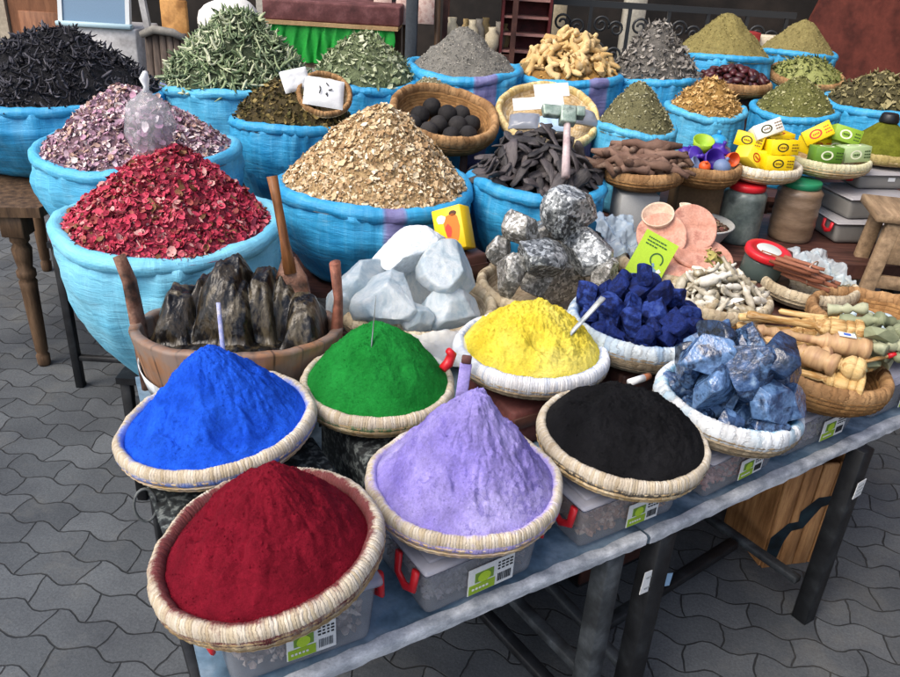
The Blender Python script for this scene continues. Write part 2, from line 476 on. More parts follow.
def heap(name, label, cat, c, R, h, mats, protos=None, n=0, size=(.01, .02), kind='stuff', seed=1, nr=40, ns=96, rot=None, over=1.06,
         sx=1.0, sy=1.0, lift=.15, tilt=.6, rpow=.5, group=None, **kw):
    zf = mound_fn(R, h, seed=seed, **kw); mb = MB(); add_mound(mb, zf, R, nr, ns, 0, over, sx, sy)
    if protos: scatter(mb, zf, R, n, protos, size, 1, seed, lift, tilt, sx, sy, rpow=rpow)
    o = mb.build(name, mats, loc=c, rot=rot)
    return tag(o, label, cat, group, kind)

def pile(R, h, rads, seed=1, floor=lambda r: 0.0, cone=1.0, squish=.8, tries=40, sx=1.0):
    """drops pieces one by one onto the lowest free place of a cone: list of (x, y, z, r)"""
    rg = random.Random(seed); out = []
    for ri in rads:
        best = None
        for t in range(tries):
            a = rg.uniform(0, 2 * PI); r = max(0, R - ri) * math.sqrt(rg.random()); x, y = r * math.cos(a), r * math.sin(a)
            z = floor(r) + ri * .7
            for (px, py, pz, pr) in out:
                d = math.hypot(x - px, y - py); s = (ri + pr) * squish
                if d < s: z = max(z, pz + math.sqrt(s * s - d * d) * .85)
            sc = z - cone * h * (1 - r / R)
            if best is None or sc < best[0]: best = (sc, x, y, z)
        out.append((best[1], best[2], best[3], ri))
    return out

def rand_rot(rg): return Euler((rg.uniform(0, 6.28), rg.uniform(0, 6.28), rg.uniform(0, 6.28)))

def lay_on(zf, R, n, rg, layers=(1.0,), sx=1.0, rmax=.95, tilt=.25):
    """places and turns for long pieces lying on a mound"""
    out = []
    for L in layers:
        for i in range(n):
            r = R * rmax * math.sqrt((i + rg.random()) / n); a = i * 2.39996 + rg.uniform(-.3, .3) + L * 7
            x, y = r * math.cos(a), r * math.sin(a); e = R * .03
            nx = Vector(((zf(x - e, y) - zf(x + e, y)) / (2 * e), (zf(x, y - e) - zf(x, y + e)) / (2 * e), 1)).normalized()
            nx = (nx + Vector((rg.gauss(0, tilt), rg.gauss(0, tilt), 0))).normalized()
            q = nx.to_track_quat('Z', 'Y') @ Euler((0, 0, rg.uniform(0, 6.28))).to_quaternion()
            out.append((Vector((x * sx, y, zf(x, y) * L)), q.to_euler()))
    return out

# ------------------------------------------------------------------ builders: sack, basket, storage box
def sack(label, c, R, rimz, basez, mats, seed=1, base=.72, bulge=1.03, roll=.03, name='sack', sy=1.0, sag=.010, group='blue woven sacks heaped with spices'):
    """c = (x, y); a full woven sack with its mouth rolled down"""
    roll *= .66; bulge = 1 + (bulge - 1) * .4 - .01
    root = empty(name, (c[0], c[1], basez), label, 'sack', group)
    H = rimz - basez; o = Vector((seed * 3.1, seed * 7.7, 0))
    prof = [(.0, .004), (base * R * .6, .002), (base * R * .93, .006)]
    for i in range(1, 19):
        q = i / 18; r = base + (bulge - base) * math.sin(min(1, q * 1.25) * PI / 2); r -= .03 * max(0, q - .8) * 5 * .6
        prof.append((R * r, .012 + (H - roll * 1.7) * q))
    prof += [(R * .94, H - roll), (R * .93, H - roll * .3), (R * .90, H - roll * 1.5), (R * .88, H - roll * 3)]
    def fn(a, i, r, z):
        if i < 2: return r, z
        d = Vector((math.cos(a), math.sin(a), 0)); q_ = .4 + z / max(H, .01)
        w = .020 * fbm(d * 1.6 + Vector((0, 0, z * 6)) + o, 3) + .003 * noise.noise(d * 3 + Vector((0, 0, z * 48 + 1.5 * math.sin(a * 3 + seed))) + o)
        w += .010 * noise.noise(d * 9 + Vector((0, 0, z * 7)) + o) * q_ + .005 * noise.noise(d * 22 + Vector((0, 0, z * 9)) + o) * q_
        w += .010 * (.22 - abs(noise.noise(d * 5.5 + Vector((0, 0, z * 2.5)) + o * 3))) * q_
        q = z / max(H, .01)
        return r + w * R / .28, z + sag * math.sin(a * 2 + seed) * q
    b = MB().lathe(prof, 112, fn); b.build('sack_body', mats, root)
    t = []
    for k in range(14):
        w = 2 * PI * k / 14; t.append((R - roll * .75 + roll * math.cos(w) * .98, H - roll + roll * math.sin(w)))
    def fr(a, i, r, z):
        d = Vector((math.cos(a), math.sin(a), 0))
        k = 1 + .30 * fbm(d * 2.3 + o, 2) + .12 * noise.noise(d * 9 + o * 2 + Vector((0, 0, i * .25))) + .22 * (abs(noise.noise(d * 17 + o + Vector((0, 0, i * .12)))) - .25)
        cz = H - roll; cr = R - roll * .75
        return cr + (r - cr) * k + .012 * fbm(d * 1.4 + o, 2), cz + (z - cz) * k + sag * math.sin(a * 2 + seed) + .008 * fbm(d * 2 - o, 2)
    MB().lathe(t, 112, fr, close=True).build('rolled_rim', mats, root)
    if sy != 1: root.scale = (1, sy, 1)
    return root

def basket(label, c, R, rim_m, body_m, depth=.07, minor=.017, base=.66, rot=(0, 0, 0), group='round straw baskets', name='basket', nst=104, wob=.009, cat='basket', sx=1.0, coil=.011):
    root = empty(name, c, label, cat, group, rot)
    o = Vector((c[0] * 9, c[1] * 7, 1)); out = []
    nb = 14
    for i in range(nb + 1):
        q = i / nb; r = base + (1 - base) * (1 - (1 - q) ** 2.7)
        out.append((R * r * .985, -depth + (depth - minor * .3) * q))
    prof = [(0, -depth)] + out
    inn = [(R - minor * 2, -.004)]
    for i in range(1, 8):
        q = i / 7; r = base + (1 - base) * (1 - q ** 2); inn.append(((R - minor * 2) * r, -.004 - (depth - .012) * q))
    prof += inn + [(0, -depth + .008)]
    nrm = len(prof)
    def fb(a, i, r, z):
        d = Vector((math.cos(a), math.sin(a), 0)); k = wob * R / .17 * fbm(d * 1.5 + o, 2)
        if 1 < i <= nb + 1: r += .0022 * math.sin(z / coil * 2 * PI) + .0008 * math.sin(a * nst * 2)
        return r + k * (r / R), z + k * .5 * (r / R)
    MB().lathe(prof, 160, fb).build('basket_wall', body_m, root)
    t = [(R - minor + minor * math.cos(2 * PI * k / 12), minor * .25 + minor * math.sin(2 * PI * k / 12)) for k in range(12)]
    seg = nst * 3
    def fr(a, i, r, z):
        d = Vector((math.cos(a), math.sin(a), 0)); k = wob * R / .17 * fbm(d * 1.5 + o, 2)
        s = abs(math.sin(a * nst / 2)) ** .5; j = .95 + .025 * s + .10 * noise.noise(d * nst * .45 + o) + .13 * noise.noise(d * 7 + o * 2)
        cr, cz = R - minor, minor * .25
        return cr + (r - cr) * j + k, cz + (z - cz) * j * 1.55 - .005 + k * .5
    MB().lathe(t, seg, fr, close=True).build('basket_rim', rim_m, root)
    if sx != 1: root.scale = (sx, 1, 1)
    return root

# ================================================================== shared materials
PLASTIC = clear('frosted box plastic', '#d6d9de', .22, .2)
LIDP = clear('box lid plastic', '#d4d6e2', .36, .2)
RED = flat('red plastic', '#c01f28', .35); BLACKP = flat('black plastic', '#141518', .4)
WHITE = flat('white paper', '#d6d8d8', .7); INK = flat('dark print', '#2b2e30', .7); GREENP = flat('green print', '#8fae2b', .6); LIME = flat('lime print', '#aacb35', .6)
GREYP = flat('grey print', '#8d9596', .7)
BLACKM = mat('worn black paint', ['#101114', '#1d1f22', '#34383b'], .55, 18, bump=(60, .3, .003), lo=.35, hi=.8)
GREYM = mat('worn grey paint', ['#1f2124', '#33373a', '#4c5155'], .6, 16, bump=(60, .3, .003))
TABLETOP = mat('worn blue grey tabletop', ['#3e5466', '#5b7488', '#7b8fa0', '#46596b'], .55, 9, bump=(40, .3, .003))
EDGE = mat('grey taped table edge', ['#8a9097', '#b0b5bb', '#d0d4d8'], .5, 26, bump=(50, .6, .004), stretch=(1, 1, 2))
WOOD = mat('brown turned wood', ['#3a2b20', '#57422f', '#6d553f'], .6, 6, stretch=(8, 8, 1), bump=(40, .3, .003))
PALEW = mat('pale raw wood', ['#6f5b45', '#8a7257', '#9c8467'], .7, 6, stretch=(9, 1, 9), bump=(50, .4, .003))
CRATEW = mat('orange crate wood', ['#7d5633', '#a3754a', '#bb8c5c'], .7, 5, stretch=(9, 9, 1), bump=(50, .4, .003))
DARKW = mat('dark maroon board', ['#33201b', '#4a2f29', '#5f4036'], .5, 8, stretch=(1, 8, 1))

STRAW = ['#a98a5c', '#c9ac7c', '#d9c29a', '#e3d4b4']
CREAM = ['#ab9a7c', '#c2b69e', '#d0c8b8', '#b9a888']
BODY = straw_mat('straw coils', STRAW, 90, .011, dark='#4d3920')
BODYD = straw_mat('brown wicker coils', ['#6d4c2d', '#8a653e', '#a27b4e', '#7a5a3a'], 70, .011, dark='#2f2012')
BODYG = straw_mat('weathered wicker coils', ['#8a7a63', '#a59479', '#b9aa90', '#7d6c52'], 70, .011, dark='#3c3020')
RIMD = straw_mat('brown wicker rim', ['#7b5a38', '#9a7650', '#b18c62', '#6b4a2c'], 54, None, dark='#33220f')
RIMG = straw_mat('weathered wicker rim', ['#958569', '#b3a487', '#c9bda3', '#84735a'], 54, None, dark='#45382a')

# ================================================================== ground
def sheet(name, pts, m, kind='structure', z=0):
    o = MB().add([(x, y, z) for x, y in pts], [tuple(range(len(pts)))], 0, False).build(name, m); tag(o, kind=kind); return o
sheet('ground', [(-60, -40), (60, -40), (60, 90), (-60, 90)], paver_mat())

# ================================================================== the two display tables
UD = Vector((.829, .559, 0)); VD = Vector((-.53, .848, 0))
def slab(name, pts, z0, z1, m, parent):
    n = len(pts); v = [(*p, z0) for p in pts] + [(*p, z1) for p in pts]
    f = [tuple(range(n))[::-1], tuple(range(n, 2 * n))] + [(i, (i + 1) % n, n + (i + 1) % n, n + i) for i in range(n)]
    return MB().add(v, f, 0, False).build(name, m, parent)
def post(name, p, z0, z1, w, m, parent, d=None, ang=R_(34)):
    return MB().box((p[0], p[1], (z0 + z1) / 2), (w, d or w, z1 - z0), (0, 0, ang), bevel=.003, seg=1).build(name, m, parent)
def rail(name, a, b, w, h, m, parent):
    a = Vector(a); b = Vector(b); d = b - a; L = d.length
    return MB().box((a + b) / 2, (L, w, h), (0, -math.asin(d.z / L), math.atan2(d.y, d.x)), bevel=.003, seg=1).build(name, m, parent)
def paper(name, c, w, h, ang, parent, m=None, bars=3):
    """creased paper slip pasted on an upright, with lines of writing"""
    mb = MB(); rg = random.Random(int(c[0] * 1000)); mb.box((0, 0, 0), (w, .0016, h), (0, R_(4), 0))
    for i in range(bars):
        x = -w * .36
        while x < w * .3:
            l = rg.uniform(.08, .2) * w; mb.box((x + l / 2, -.0018, h * (.25 - .5 * i / max(1, bars - 1))), (l, .001, h * .06), mi=1); x += l + w * .05
    return mb.build(name, [m or WHITE, GREYP], parent, c, (0, 0, ang))

def table(label, FL, FR, BR, BL, legs, stretch, m_leg, group='trestle tables along the stall front'):
    root = empty('display_table', (0, 0, 0), label, 'table', group)
    slab('tabletop', [FL, FR, BR, BL], .542, .56, TABLETOP, root)
    # grey plastic taped over the front edge, hanging unevenly
    a, b = Vector((*FL, 0)), Vector((*FR, 0)); d = (b - a); n = Vector((d.y, -d.x, 0)).normalized(); k = 60; v = []; f = []
    for i in range(k + 1):
        p = a + d * (i / k); w = noise.noise(Vector((i * .35, FL[0] * 9, 0))); w2 = noise.noise(Vector((i * .9, 4 + FL[0], 0)))
        for q, (off, z) in enumerate(((-.016 - .006 * w, .5625), (.0, .5632), (.004, .5595), (.0045 + .001 * w2, .5515), (.004 + .002 * w, .5425 - .004 * w2))):
            v.append(p + n * off + Vector((0, 0, z)))
    for i in range(k):
        for q in range(4): f.append((i * 5 + q, (i + 1) * 5 + q, (i + 1) * 5 + q + 1, i * 5 + q + 1))
    MB().add([tuple(x) for x in v], f).build('edge_tape', EDGE, root)
    lg = []
    for (p, w, m) in legs: lg.append(post('leg', p, 0, .5415, w, m, root))
    for (a, b, w, m) in stretch: rail('stretcher', a, b, w, w * .8, m, root)
    return root, lg

tl, lgl = table('black legged trestle table carrying the crimson, blue and lilac powder baskets', (-.30, .742), (.389, 1.177), (-.11, 1.99), (-.745, 1.64),
    [((-.285, .79), .04, BLACKM), ((.325, 1.17), .043, GREYM), ((-.13, 1.90), .04, BLACKM), ((-.70, 1.58), .04, BLACKM)],
    [((.354, 1.244, .1), (-.10, 1.87, .1), .03, GREYM), ((.30, 1.215, .06), (-.16, 1.84, .06), .03, BLACKM), ((-.30, .83, .12), (-.69, 1.53, .12), .03, BLACKM), ((-.48, 1.22, .12), (.10, 1.57, .12), .03, GREYM)], BLACKM)
tr, lgr = table('dark legged trestle table carrying the black powder and the carved sticks', (.395, 1.178), (1.34, 1.822), (.83, 2.66), (-.10, 2.0),
    [((.43, 1.222), .045, BLACKM), ((.965, 1.56), .042, BLACKM), ((.03, 1.92), .04, BLACKM), ((.66, 1.97), .04, GREYM)],
    [((.94, 1.59, .1), (.68, 1.94, .1), .026, GREYM), ((.44, 1.27, .1), (.07, 1.87, .1), .026, GREYM), ((.36, 1.36, .1), (.81, 1.72, .1), .03, BLACKM)], BLACKM)
paper('paper_sticker', (.424, 1.1975, .435), .05, .055, R_(34), lgr[0], bars=2)
paper('paper_sticker', (.977, 1.534, .44), .04, .045, R_(40), lgr[1], bars=3)
paper('paper_sticker', (.505, 1.345, .30), .034, .036, R_(20), lgr[0], flat('pale blue paper', '#93b4cf', .7), bars=0)

# wooden crate and black things added to darken the space under the tables
cr = empty('wooden_crate', (.985, 1.86, 0), 'planked wooden crate with a thick black painted mark, under the tables', 'crate', rot=(0, 0, R_(14)))
cr.scale = (.8, .8, .86)
for i in range(4):
    MB().box((-.094 + .0625 * i, -.12, .20), (.058, .014, .40), (0, R_(.6 * (i - 1)), 0), bevel=.002, seg=1).build('front_plank', CRATEW, cr)
MB().box((0, .12, .20), (.25, .014, .4)).build('back_panel', CRATEW, cr)
for x in (-.118, .118): MB().box((x, 0, .20), (.014, .224, .4)).build('side_panel', CRATEW, cr)
MB().box((0, 0, .008), (.22, .22, .014)).build('bottom_panel', CRATEW, cr)
pm = MB(); pth = [(-.10, .02), (-.095, .10), (-.06, .145), (-.02, .15), (-.01, .19), (.03, .235), (.075, .24), (.10, .215), (.098, .12), (.095, .03)]
pv = []
for i, (x, z) in enumerate(pth):
    a = Vector(pth[max(0, i - 1)]); b = Vector(pth[min(len(pth) - 1, i + 1)]); t = (b - a).normalized(); n = Vector((-t.y, t.x)) * (.024 + .007 * math.sin(i * 1.9))
    pv += [(x + n.x, -.1285, z + n.y + .02), (x - n.x, -.1285, z - n.y + .02)]
pm.add(pv, [(2 * i, 2 * i + 1, 2 * i + 3, 2 * i + 2) for i in range(len(pth) - 1)], 0, False)
pm.build('painted_mark', mat('dark blue black paint', ['#0d1418', '#16232b', '#1d3038'], .5, 20), cr)
MB().box((.085, -.129, .055), (.03, .002, .03)).build('yellow_sticker', flat('yellow sticker', '#c9b53a', .6), cr)
def lump_sack(name, label, cat, c, s, m, seed):
    v, f = icos(4); o = Vector((seed * 3, 0, 0)); q = []
    for p in v:
        d = Vector(p); k = 1 + .16 * fbm(d * 1.5 + o, 3) + .04 * noise.noise(d * 7 + o); p2 = Vector((d.x * s[0] * k, d.y * s[1] * k, max(-.85, d.z * k) * s[2])); q.append(tuple(p2))
    return tag(MB().add(q, f).build(name, m, loc=(c[0], c[1], c[2] + s[2] * .85)), label, cat)
lump_sack('rubbish_bag', 'slumped black plastic bag added to darken the pavement under the lilac powder table', 'bag', (.12, 1.62, 0), (.17, .14, .13), BLACKP, 3)  # black bag put in so the space under the table reads dark
lump_sack('rubbish_bag', 'upright black plastic bag added to darken the space beside the wooden crate', 'bag', (.66, 2.12, 0), (.2, .17, .24), BLACKP, 5)  # second black bag, also put in for the darkness under the table
bx = empty('wooden_crate', (.45, 1.78, 0), 'low dark crate added to darken the space under the black powder', 'crate', rot=(0, 0, R_(34)))  # dark crate put in to keep the space below the tabletop black
MB().box((0, 0, .11), (.30, .2, .22), bevel=.004, seg=1).build('crate_body', BLACKM, bx)
for z in (.05, .16): MB().box((0, -.105, z), (.31, .008, .05)).build('slat', DARKW, bx)

# ================================================================== clear storage boxes with printed labels
def sticker(parent, w, h, y, x, z, seed):
    rg = random.Random(seed); mb = MB(); w *= rg.uniform(.85, 1.1); h *= rg.uniform(.9, 1.1); x += rg.uniform(-.015, .015)
    mb.box((x, y, z), (w, .0012, h))
    mb.box((x - w * .2, y - .0012, z - h * .3), (w * .56, .001, h * .34), mi=1)
    mb.box((x - w * .16, y - .0012, z + h * .12), (w * .4, .001, h * .36), mi=2)
    v = []; k = 20
    for i in range(k): v.append((x - w * .17 + w * .14 * math.cos(2 * PI * i / k), y - .0026, z + h * .1 + h * .2 * math.sin(2 * PI * i / k)))
    mb.add(v, [tuple(range(k))], 3, False)
    for r in range(3):
        for i in range(4): mb.box((x + w * (.16 + .09 * i), y - .0012, z + h * (.36 - .12 * r)), (w * rg.uniform(.04, .075), .001, h * .05), mi=4)
    for i in range(9): mb.box((x + w * (.15 + .034 * i), y - .0012, z - h * .22), (w * rg.choice((.01, .018)), .001, h * .3), mi=4)
    for i in range(5): mb.box((x - w * (.4 - .075 * i), y - .0026, z - h * .28), (w * .045, .001, h * .06), mi=0)
    return mb.build('printed_label', [WHITE, GREENP, flat('olive print', '#6f9037', .6), LIME, INK], parent)

def storage_box(label, c, ang, W, D, H, seed=1, sticky=True, clip=True, tint=None, lid=None, group='clear plastic storage boxes'):
    root = empty('storage_box', c, label, 'storage box', group, (0, 0, ang))
    P = tint or PLASTIC
    mb = MB(); bm_o = .018
    mb.box((0, 0, H * .44), (W, D, H * .88), bevel=bm_o, seg=3, taper=.93)
    mb.build('box_body', P, root)
    lm = MB(); lm.box((0, 0, H * .93), (W * 1.05, D * 1.07, H * .1), bevel=.006, seg=2); lm.box((0, 0, H * .985), (W * .9, D * .88, H * .05), bevel=.004, seg=2)
    lm.build('lid', lid or LIDP, root)
    if clip:
        for s in (-1, 1):
            yc = -D * .28; p = [(s * (W * .525 + .004), yc - .026, H * .9), (s * (W * .53 + .006), yc - .024, H * .58), (s * (W * .53 + .006), yc, H * .46), (s * (W * .53 + .006), yc + .024, H * .58), (s * (W * .525 + .004), yc + .026, H * .9)]
            MB().tube(p, .0085, 8, squash=.6).build('clip_handle', RED, root)
    if sticky: sticker(root, .085, .05, -D * .495 - .004, W * (.0 if seed == 1 else .10), H * .42, seed)
    return root
def box_filling(label, c, ang, W, D, H, m, seed):
    v = []; f = []; n = 18; rg = random.Random(seed); mb = MB(); mb.box((0, 0, H * .4), (W * .9, D * .86, H * .74), bevel=.012, seg=2, taper=.93)
    pr = [proto_hull(9, 1, .9, .8, k) for k in range(4)]
    for i in range(260):
        x = rg.uniform(-.46, .46) * W; q = rg.random()
        p = (x, -D * .45, rg.uniform(.08, .8) * H) if q < .6 else (rg.choice((-.46, .46)) * W * .97, rg.uniform(-.45, .45) * D, rg.uniform(.08, .8) * H)
        vv, ff, _ = pr[rg.randrange(4)]; mb.add(vv @ rotm(rand_rot(rg)).T * rg.uniform(.012, .022) + np.array(p), ff, 0, False)
    return tag(mb.build('box_filling', m, loc=(c[0], c[1], c[2] + .006), rot=(0, 0, ang)), label, 'box filling', None, 'stuff')
def front_box(label, A, B, D=.17, H=.105, seed=1, fill=None, flabel=None, **kw):
    A = Vector((*A, 0)); B = Vector((*B, 0)); d = B - A; ang = math.atan2(d.y, d.x); n = Vector((-d.y, d.x, 0)).normalized()
    c = (A + B) / 2 + n * (D / 2 + .006); W = d.length / 1.03
    storage_box(label, (c.x, c.y, .5635), ang, W, D, H, seed, **kw)
    if fill: box_filling(flabel, (c.x, c.y, .5655), ang, W * .88, D * .86, H * .82, fill, seed)
F1 = isl('rosy beige lumps', ['#bba79d', '#d0bcb0', '#a48f87', '#dccbbd'])
F3 = isl('orange brown lumps', ['#c08a66', '#cf9f7e', '#a87752', '#d3b195'])
F4 = isl('pinkish lumps', ['#cf8f80', '#dca293', '#bd7866', '#b09c92'])
F5 = isl('dull mauve lumps', ['#9a909c', '#b0a8b2', '#857c88', '#b8ae9c'])
F2 = isl('dark grey lumps', ['#8d878b', '#9f999d', '#787377'])
front_box('storage box with a red clip holding pale lumps, under the crimson powder', (-.283, .769), (-.077, .886), .2, .133, 1, F1, 'pale rosy lumps inside the box under the crimson powder')
front_box('grey storage box with red clips, under the lilac powder', (-.013, .924), (.183, 1.060), .19, .112, 2, F2, 'dark grey lumps inside the box under the lilac powder')
front_box('storage box with orange brown contents, under the black powder', (.251, 1.104), (.471, 1.245), .18, .112, 3, F3, 'orange brown lumps inside the box under the black powder')
front_box('storage box with pinkish contents, under the pale blue crystals', (.522, 1.274), (.715, 1.418), .17, .105, 4, F4, 'pinkish lumps inside the box under the pale blue crystals')
front_box('storage box with dull mauve contents, under the carved sticks', (.732, 1.434), (.955, 1.588), .17, .10, 5, F5, 'dull mauve lumps inside the box under the carved sticks')
front_box('storage box with a red clip under the basket of little jars', (1.005, 1.620), (1.22, 1.766), .17, .10, 6)
DARKBOX = mat('dark speckled card', ['#16191b', '#2a3032', '#6f7573', '#1b1f20'], .7, 70, lo=.4, hi=.75)
def riser(label, c, W, D, z1, m, ang=R_(34), name='riser_crate'):
    root = empty(name, (c[0], c[1], .5635), label, 'crate', 'low crates propping up the baskets', (0, 0, ang)); H = z1 - .5635
    MB().box((0, 0, H / 2), (W, D, H), bevel=.006, seg=1).build('crate_body', m, root)
    for s in (-1, 1): MB().box((0, s * (D / 2 + .003), H * .72), (W * 1.01, .006, H * .3), bevel=.001, seg=1).build('slat', DARKW if m is not DARKBOX else DARKBOX, root)
    return root
db = storage_box('dark speckled box with a yellow label, behind the crimson powder', (-.335, 1.12, .5635), R_(31), .30, .2, .10, 9, sticky=False, clip=False, tint=DARKBOX, lid=DARKBOX)
MB().box((.06, -.103, .045), (.06, .002, .03)).build('printed_label', [GREENP], db)
MB().box((-.13, -.101, .05), (.012, .003, .09)).build('yellow_strap', flat('yellow strap', '#b3a32c', .6), db)
riser('dark speckled crate under the green powder', (-.10, 1.36), .24, .2, .672, DARKBOX)
riser('reddish slatted crate under the yellow powder', (.18, 1.57), .22, .2, .655, mat('reddish crate', ['#4d2b2a', '#6b3d39', '#3a2020'], .7, 12))
for lb, c, z in (('low crate under the indigo lumps', (.44, 1.71), .67), ('low crate under the shell pieces', (.68, 1.9), .675), ('low crate under the cinnamon bundle', (.94, 2.04), .68),
                 ('low crate under the alum crystals', (-.09, 1.86), .62), ('low crate under the silvery rocks', (.28, 2.03), .632), ('low crate under the clay discs', (.63, 2.17), .668), ('low crate under the basket of little jars', (1.05, 1.84), .665)):
    riser(lb, c, .2, .16, z, DARKW)

# ================================================================== pigment powders in straw baskets
def powder_mat(name, cols, dark, scale=7, crack=.0, crack_col=None):
    t = NT(name); co = t.coord()
    c = t.ramp(t.noise(co, scale, 6, .6, .3), stops(cols, .3, .72))
    ds = t.ramp(t.noise(co, scale * 3.3, 6, .7, .6), [(.3, (.7, .7, .7, 1)), (.55, (1, 1, 1, 1)), (.75, (1.3, 1.3, 1.3, 1))]); c = t.mix(1.0, c, ds, 'MULTIPLY')
    g = t.ramp(t.noise(co, 240, 4, .75), [(.3, (.8, .8, .8, 1)), (.7, (1.12, 1.12, 1.12, 1))]); c = t.mix(1.0, c, g, 'MULTIPLY')
    if crack_col:
        k = t.ramp(t.noise(co, crack, 5, .6, .8), [(.47, (0, 0, 0, 1)), (.495, (1, 1, 1, 1)), (.515, (1, 1, 1, 1)), (.54, (0, 0, 0, 1))])
        k2 = t.ramp(t.noise(co, crack * .45, 3), [(.5, (0, 0, 0, 1)), (.6, (1, 1, 1, 1))])
        c = t.mix(t.math('MULTIPLY', t.math('MULTIPLY', k, k2), .42), c, lin(crack_col))
    t.l(c, t.b.inputs['Base Color']); t.b.inputs['Roughness'].default_value = .95; t.b.inputs['Specular IOR Level'].default_value = .08
    b = t.bump(t.noise(co, 75, 7, .75), .8, .009); t.l(t.bump(t.noise(co, 360, 4, .8), .7, .003, b), t.b.inputs['Normal'])
    return t.m
PG = 'straw baskets of pigment powder'; PH = 'cones of pigment powder'
def crumbs(mb, zf, R, n, seed, mi, size=(.002, .006), rpow=.4):
    scatter(mb, zf, R, n, [proto_hull(8, 1, .9, .7, k) for k in range(3)], size, mi, seed, .2, 1.0, rpow=rpow)
def powder(word, blabel, hlabel, c, R, h, m, seed, rim, body, rot=(0, 0, 0), minor=.0108, depth=.054, Rh=None, ncr=160, nst=210, **kw):
    basket(blabel, c, R, rim, body, depth, minor, rot=rot, group=PG, nst=nst)
    kw.setdefault('fine', .042); kw.setdefault('slide', .036); zf = mound_fn(Rh or R - minor * 1.2, h, seed=seed, **kw); mb = MB(); add_mound(mb, zf, Rh or R - minor * 1.2, 130, 260)
    if Rh:   # powder lying thinly in the moat between cone and rim
        z2 = lambda x, y: -.012 + .008 * (math.hypot(x, y) / R) ** 4 + .003 * noise.noise(Vector((x * 60, y * 60, seed)))
        v = []; f = []; n = 120
        for i in range(5):
            r = Rh * .95 + (R - minor * 1.4 - Rh * .95) * i / 4
            for k in range(n): a = 2 * PI * k / n; v.append((r * math.cos(a), r * math.sin(a), z2(r * math.cos(a), r * math.sin(a))))
        for i in range(4):
            for k in range(n): f.append((i * n + k, (i + 1) * n + k, (i + 1) * n + (k + 1) % n, i * n + (k + 1) % n))
        mb.add(v, f)
    crumbs(mb, zf, (Rh or R - minor * 1.5) * .99, ncr * 11, seed, 0, (.0009, .0036), .5)
    o = mb.build(word, [m], loc=(c[0], c[1], c[2]), rot=rot)
    return tag(o, hlabel, 'pigment powder', PH)
def rims(n, stain, amt, lo=.45, cols=CREAM, nst=210): return straw_mat(n, cols, nst, None, stain, amt, stain_lo=lo)
red = powder_mat('crimson pigment', ['#6f1022', '#801628', '#5c0c1a'], None)
powder('powder_heap', 'straw basket of crimson powder, nearest of all, its cream rim dusted dark red', 'crimson powder heaped in a broad cone on the nearest basket', (-.243, .878, .752), .168, .132, red, 3,
       rims('rim dusted crimson', '#5e1422', .92, 0.33), straw_mat('coils dusted crimson', STRAW, 90, .011, '#7a1a2c', .25), rot=(R_(2), R_(-9), 0), minor=.013, Rh=.144, lean=(.2, .05), power=.95, apex=.3, amp=.06, groove=.03)
pur = powder_mat('lilac pigment', ['#7d70c6', '#a498dc', '#c3baee'], None, 6, 26, '#5f52ae')
powder('powder_heap', 'straw basket of lilac powder on the grey storage box', 'pale lilac powder heaped in a tall scraped cone', (.04, 1.083, .735), .166, .168, pur, 5,
       rims('rim dusted lilac', '#a79be0', .8, 0.34), straw_mat('coils dusted lilac', STRAW, 90, .011, '#b5aee0', .3), power=1.05, apex=.17, amp=.06, groove=.045, lump=.03, lean=(.02, .05))
blk = powder_mat('black pigment', ['#0d0d0f', '#19191b', '#232325'], None)
powder('powder_heap', 'straw basket of black powder with a cream bound rim', 'black powder in a low broad mound', (.33, 1.243, .735), .162, .088, blk, 7,
       rims('rim dusted black', '#3a3634', .85, 0.42), straw_mat('coils dusted black', STRAW, 90, .011, '#3a3632', .35), rot=(0, R_(3), 0), power=.62, apex=.5, amp=.06, groove=.015, slide=.012)
blu = powder_mat('ultramarine pigment', ['#154cd0', '#2460e2', '#0d3cb4'], None)
powder('powder_heap', 'straw basket of bright blue powder in front of the wooden tub', 'bright ultramarine blue powder heaped in a cone', (-.412, 1.212, .735), .178, .15, blu, 9,
       rims('rim dusted blue', '#5c84dc', .8, 0.40), straw_mat('coils dusted blue', STRAW, 90, .011, '#8aa0d8', .25), rot=(0, R_(-7), 0), power=1.08, apex=.2, amp=.06, groove=.035, lean=(.08, 0))
grn = powder_mat('green pigment', ['#177a2c', '#218a38', '#106a24'], None)
powder('powder_heap', 'small straw basket of green powder behind the lilac one', 'deep green powder heaped in a rounded cone', (-.138, 1.382, .735), .157, .132, grn, 11,
       rims('rim dusted green', '#4f8f56', .8, 0.45), straw_mat('coils dusted green', STRAW, 90, .011, '#5a8a58', .2), power=.85, apex=.42, amp=.05, groove=.012, fine=.016, slide=.012)
yel = powder_mat('yellow pigment', ['#e3c62c', '#eedb55', '#f3e680'], None, 6)
powder('powder_heap', 'basket of yellow powder with a white and blue stained rim', 'lumpy bright yellow powder heaped around a spoon', (.18, 1.578, .73), .174, .105, yel, 13,
       rims('rim white and blue', '#5577b0', .65, .5, ['#b9c0cc', '#dfe3e8', '#eceef0', '#a8b6cc']), BODYG, slide=.015, power=.75, apex=.3, amp=.07, lump=.09, freq=18, ncr=420, lean=(.06, .1), minor=.014)

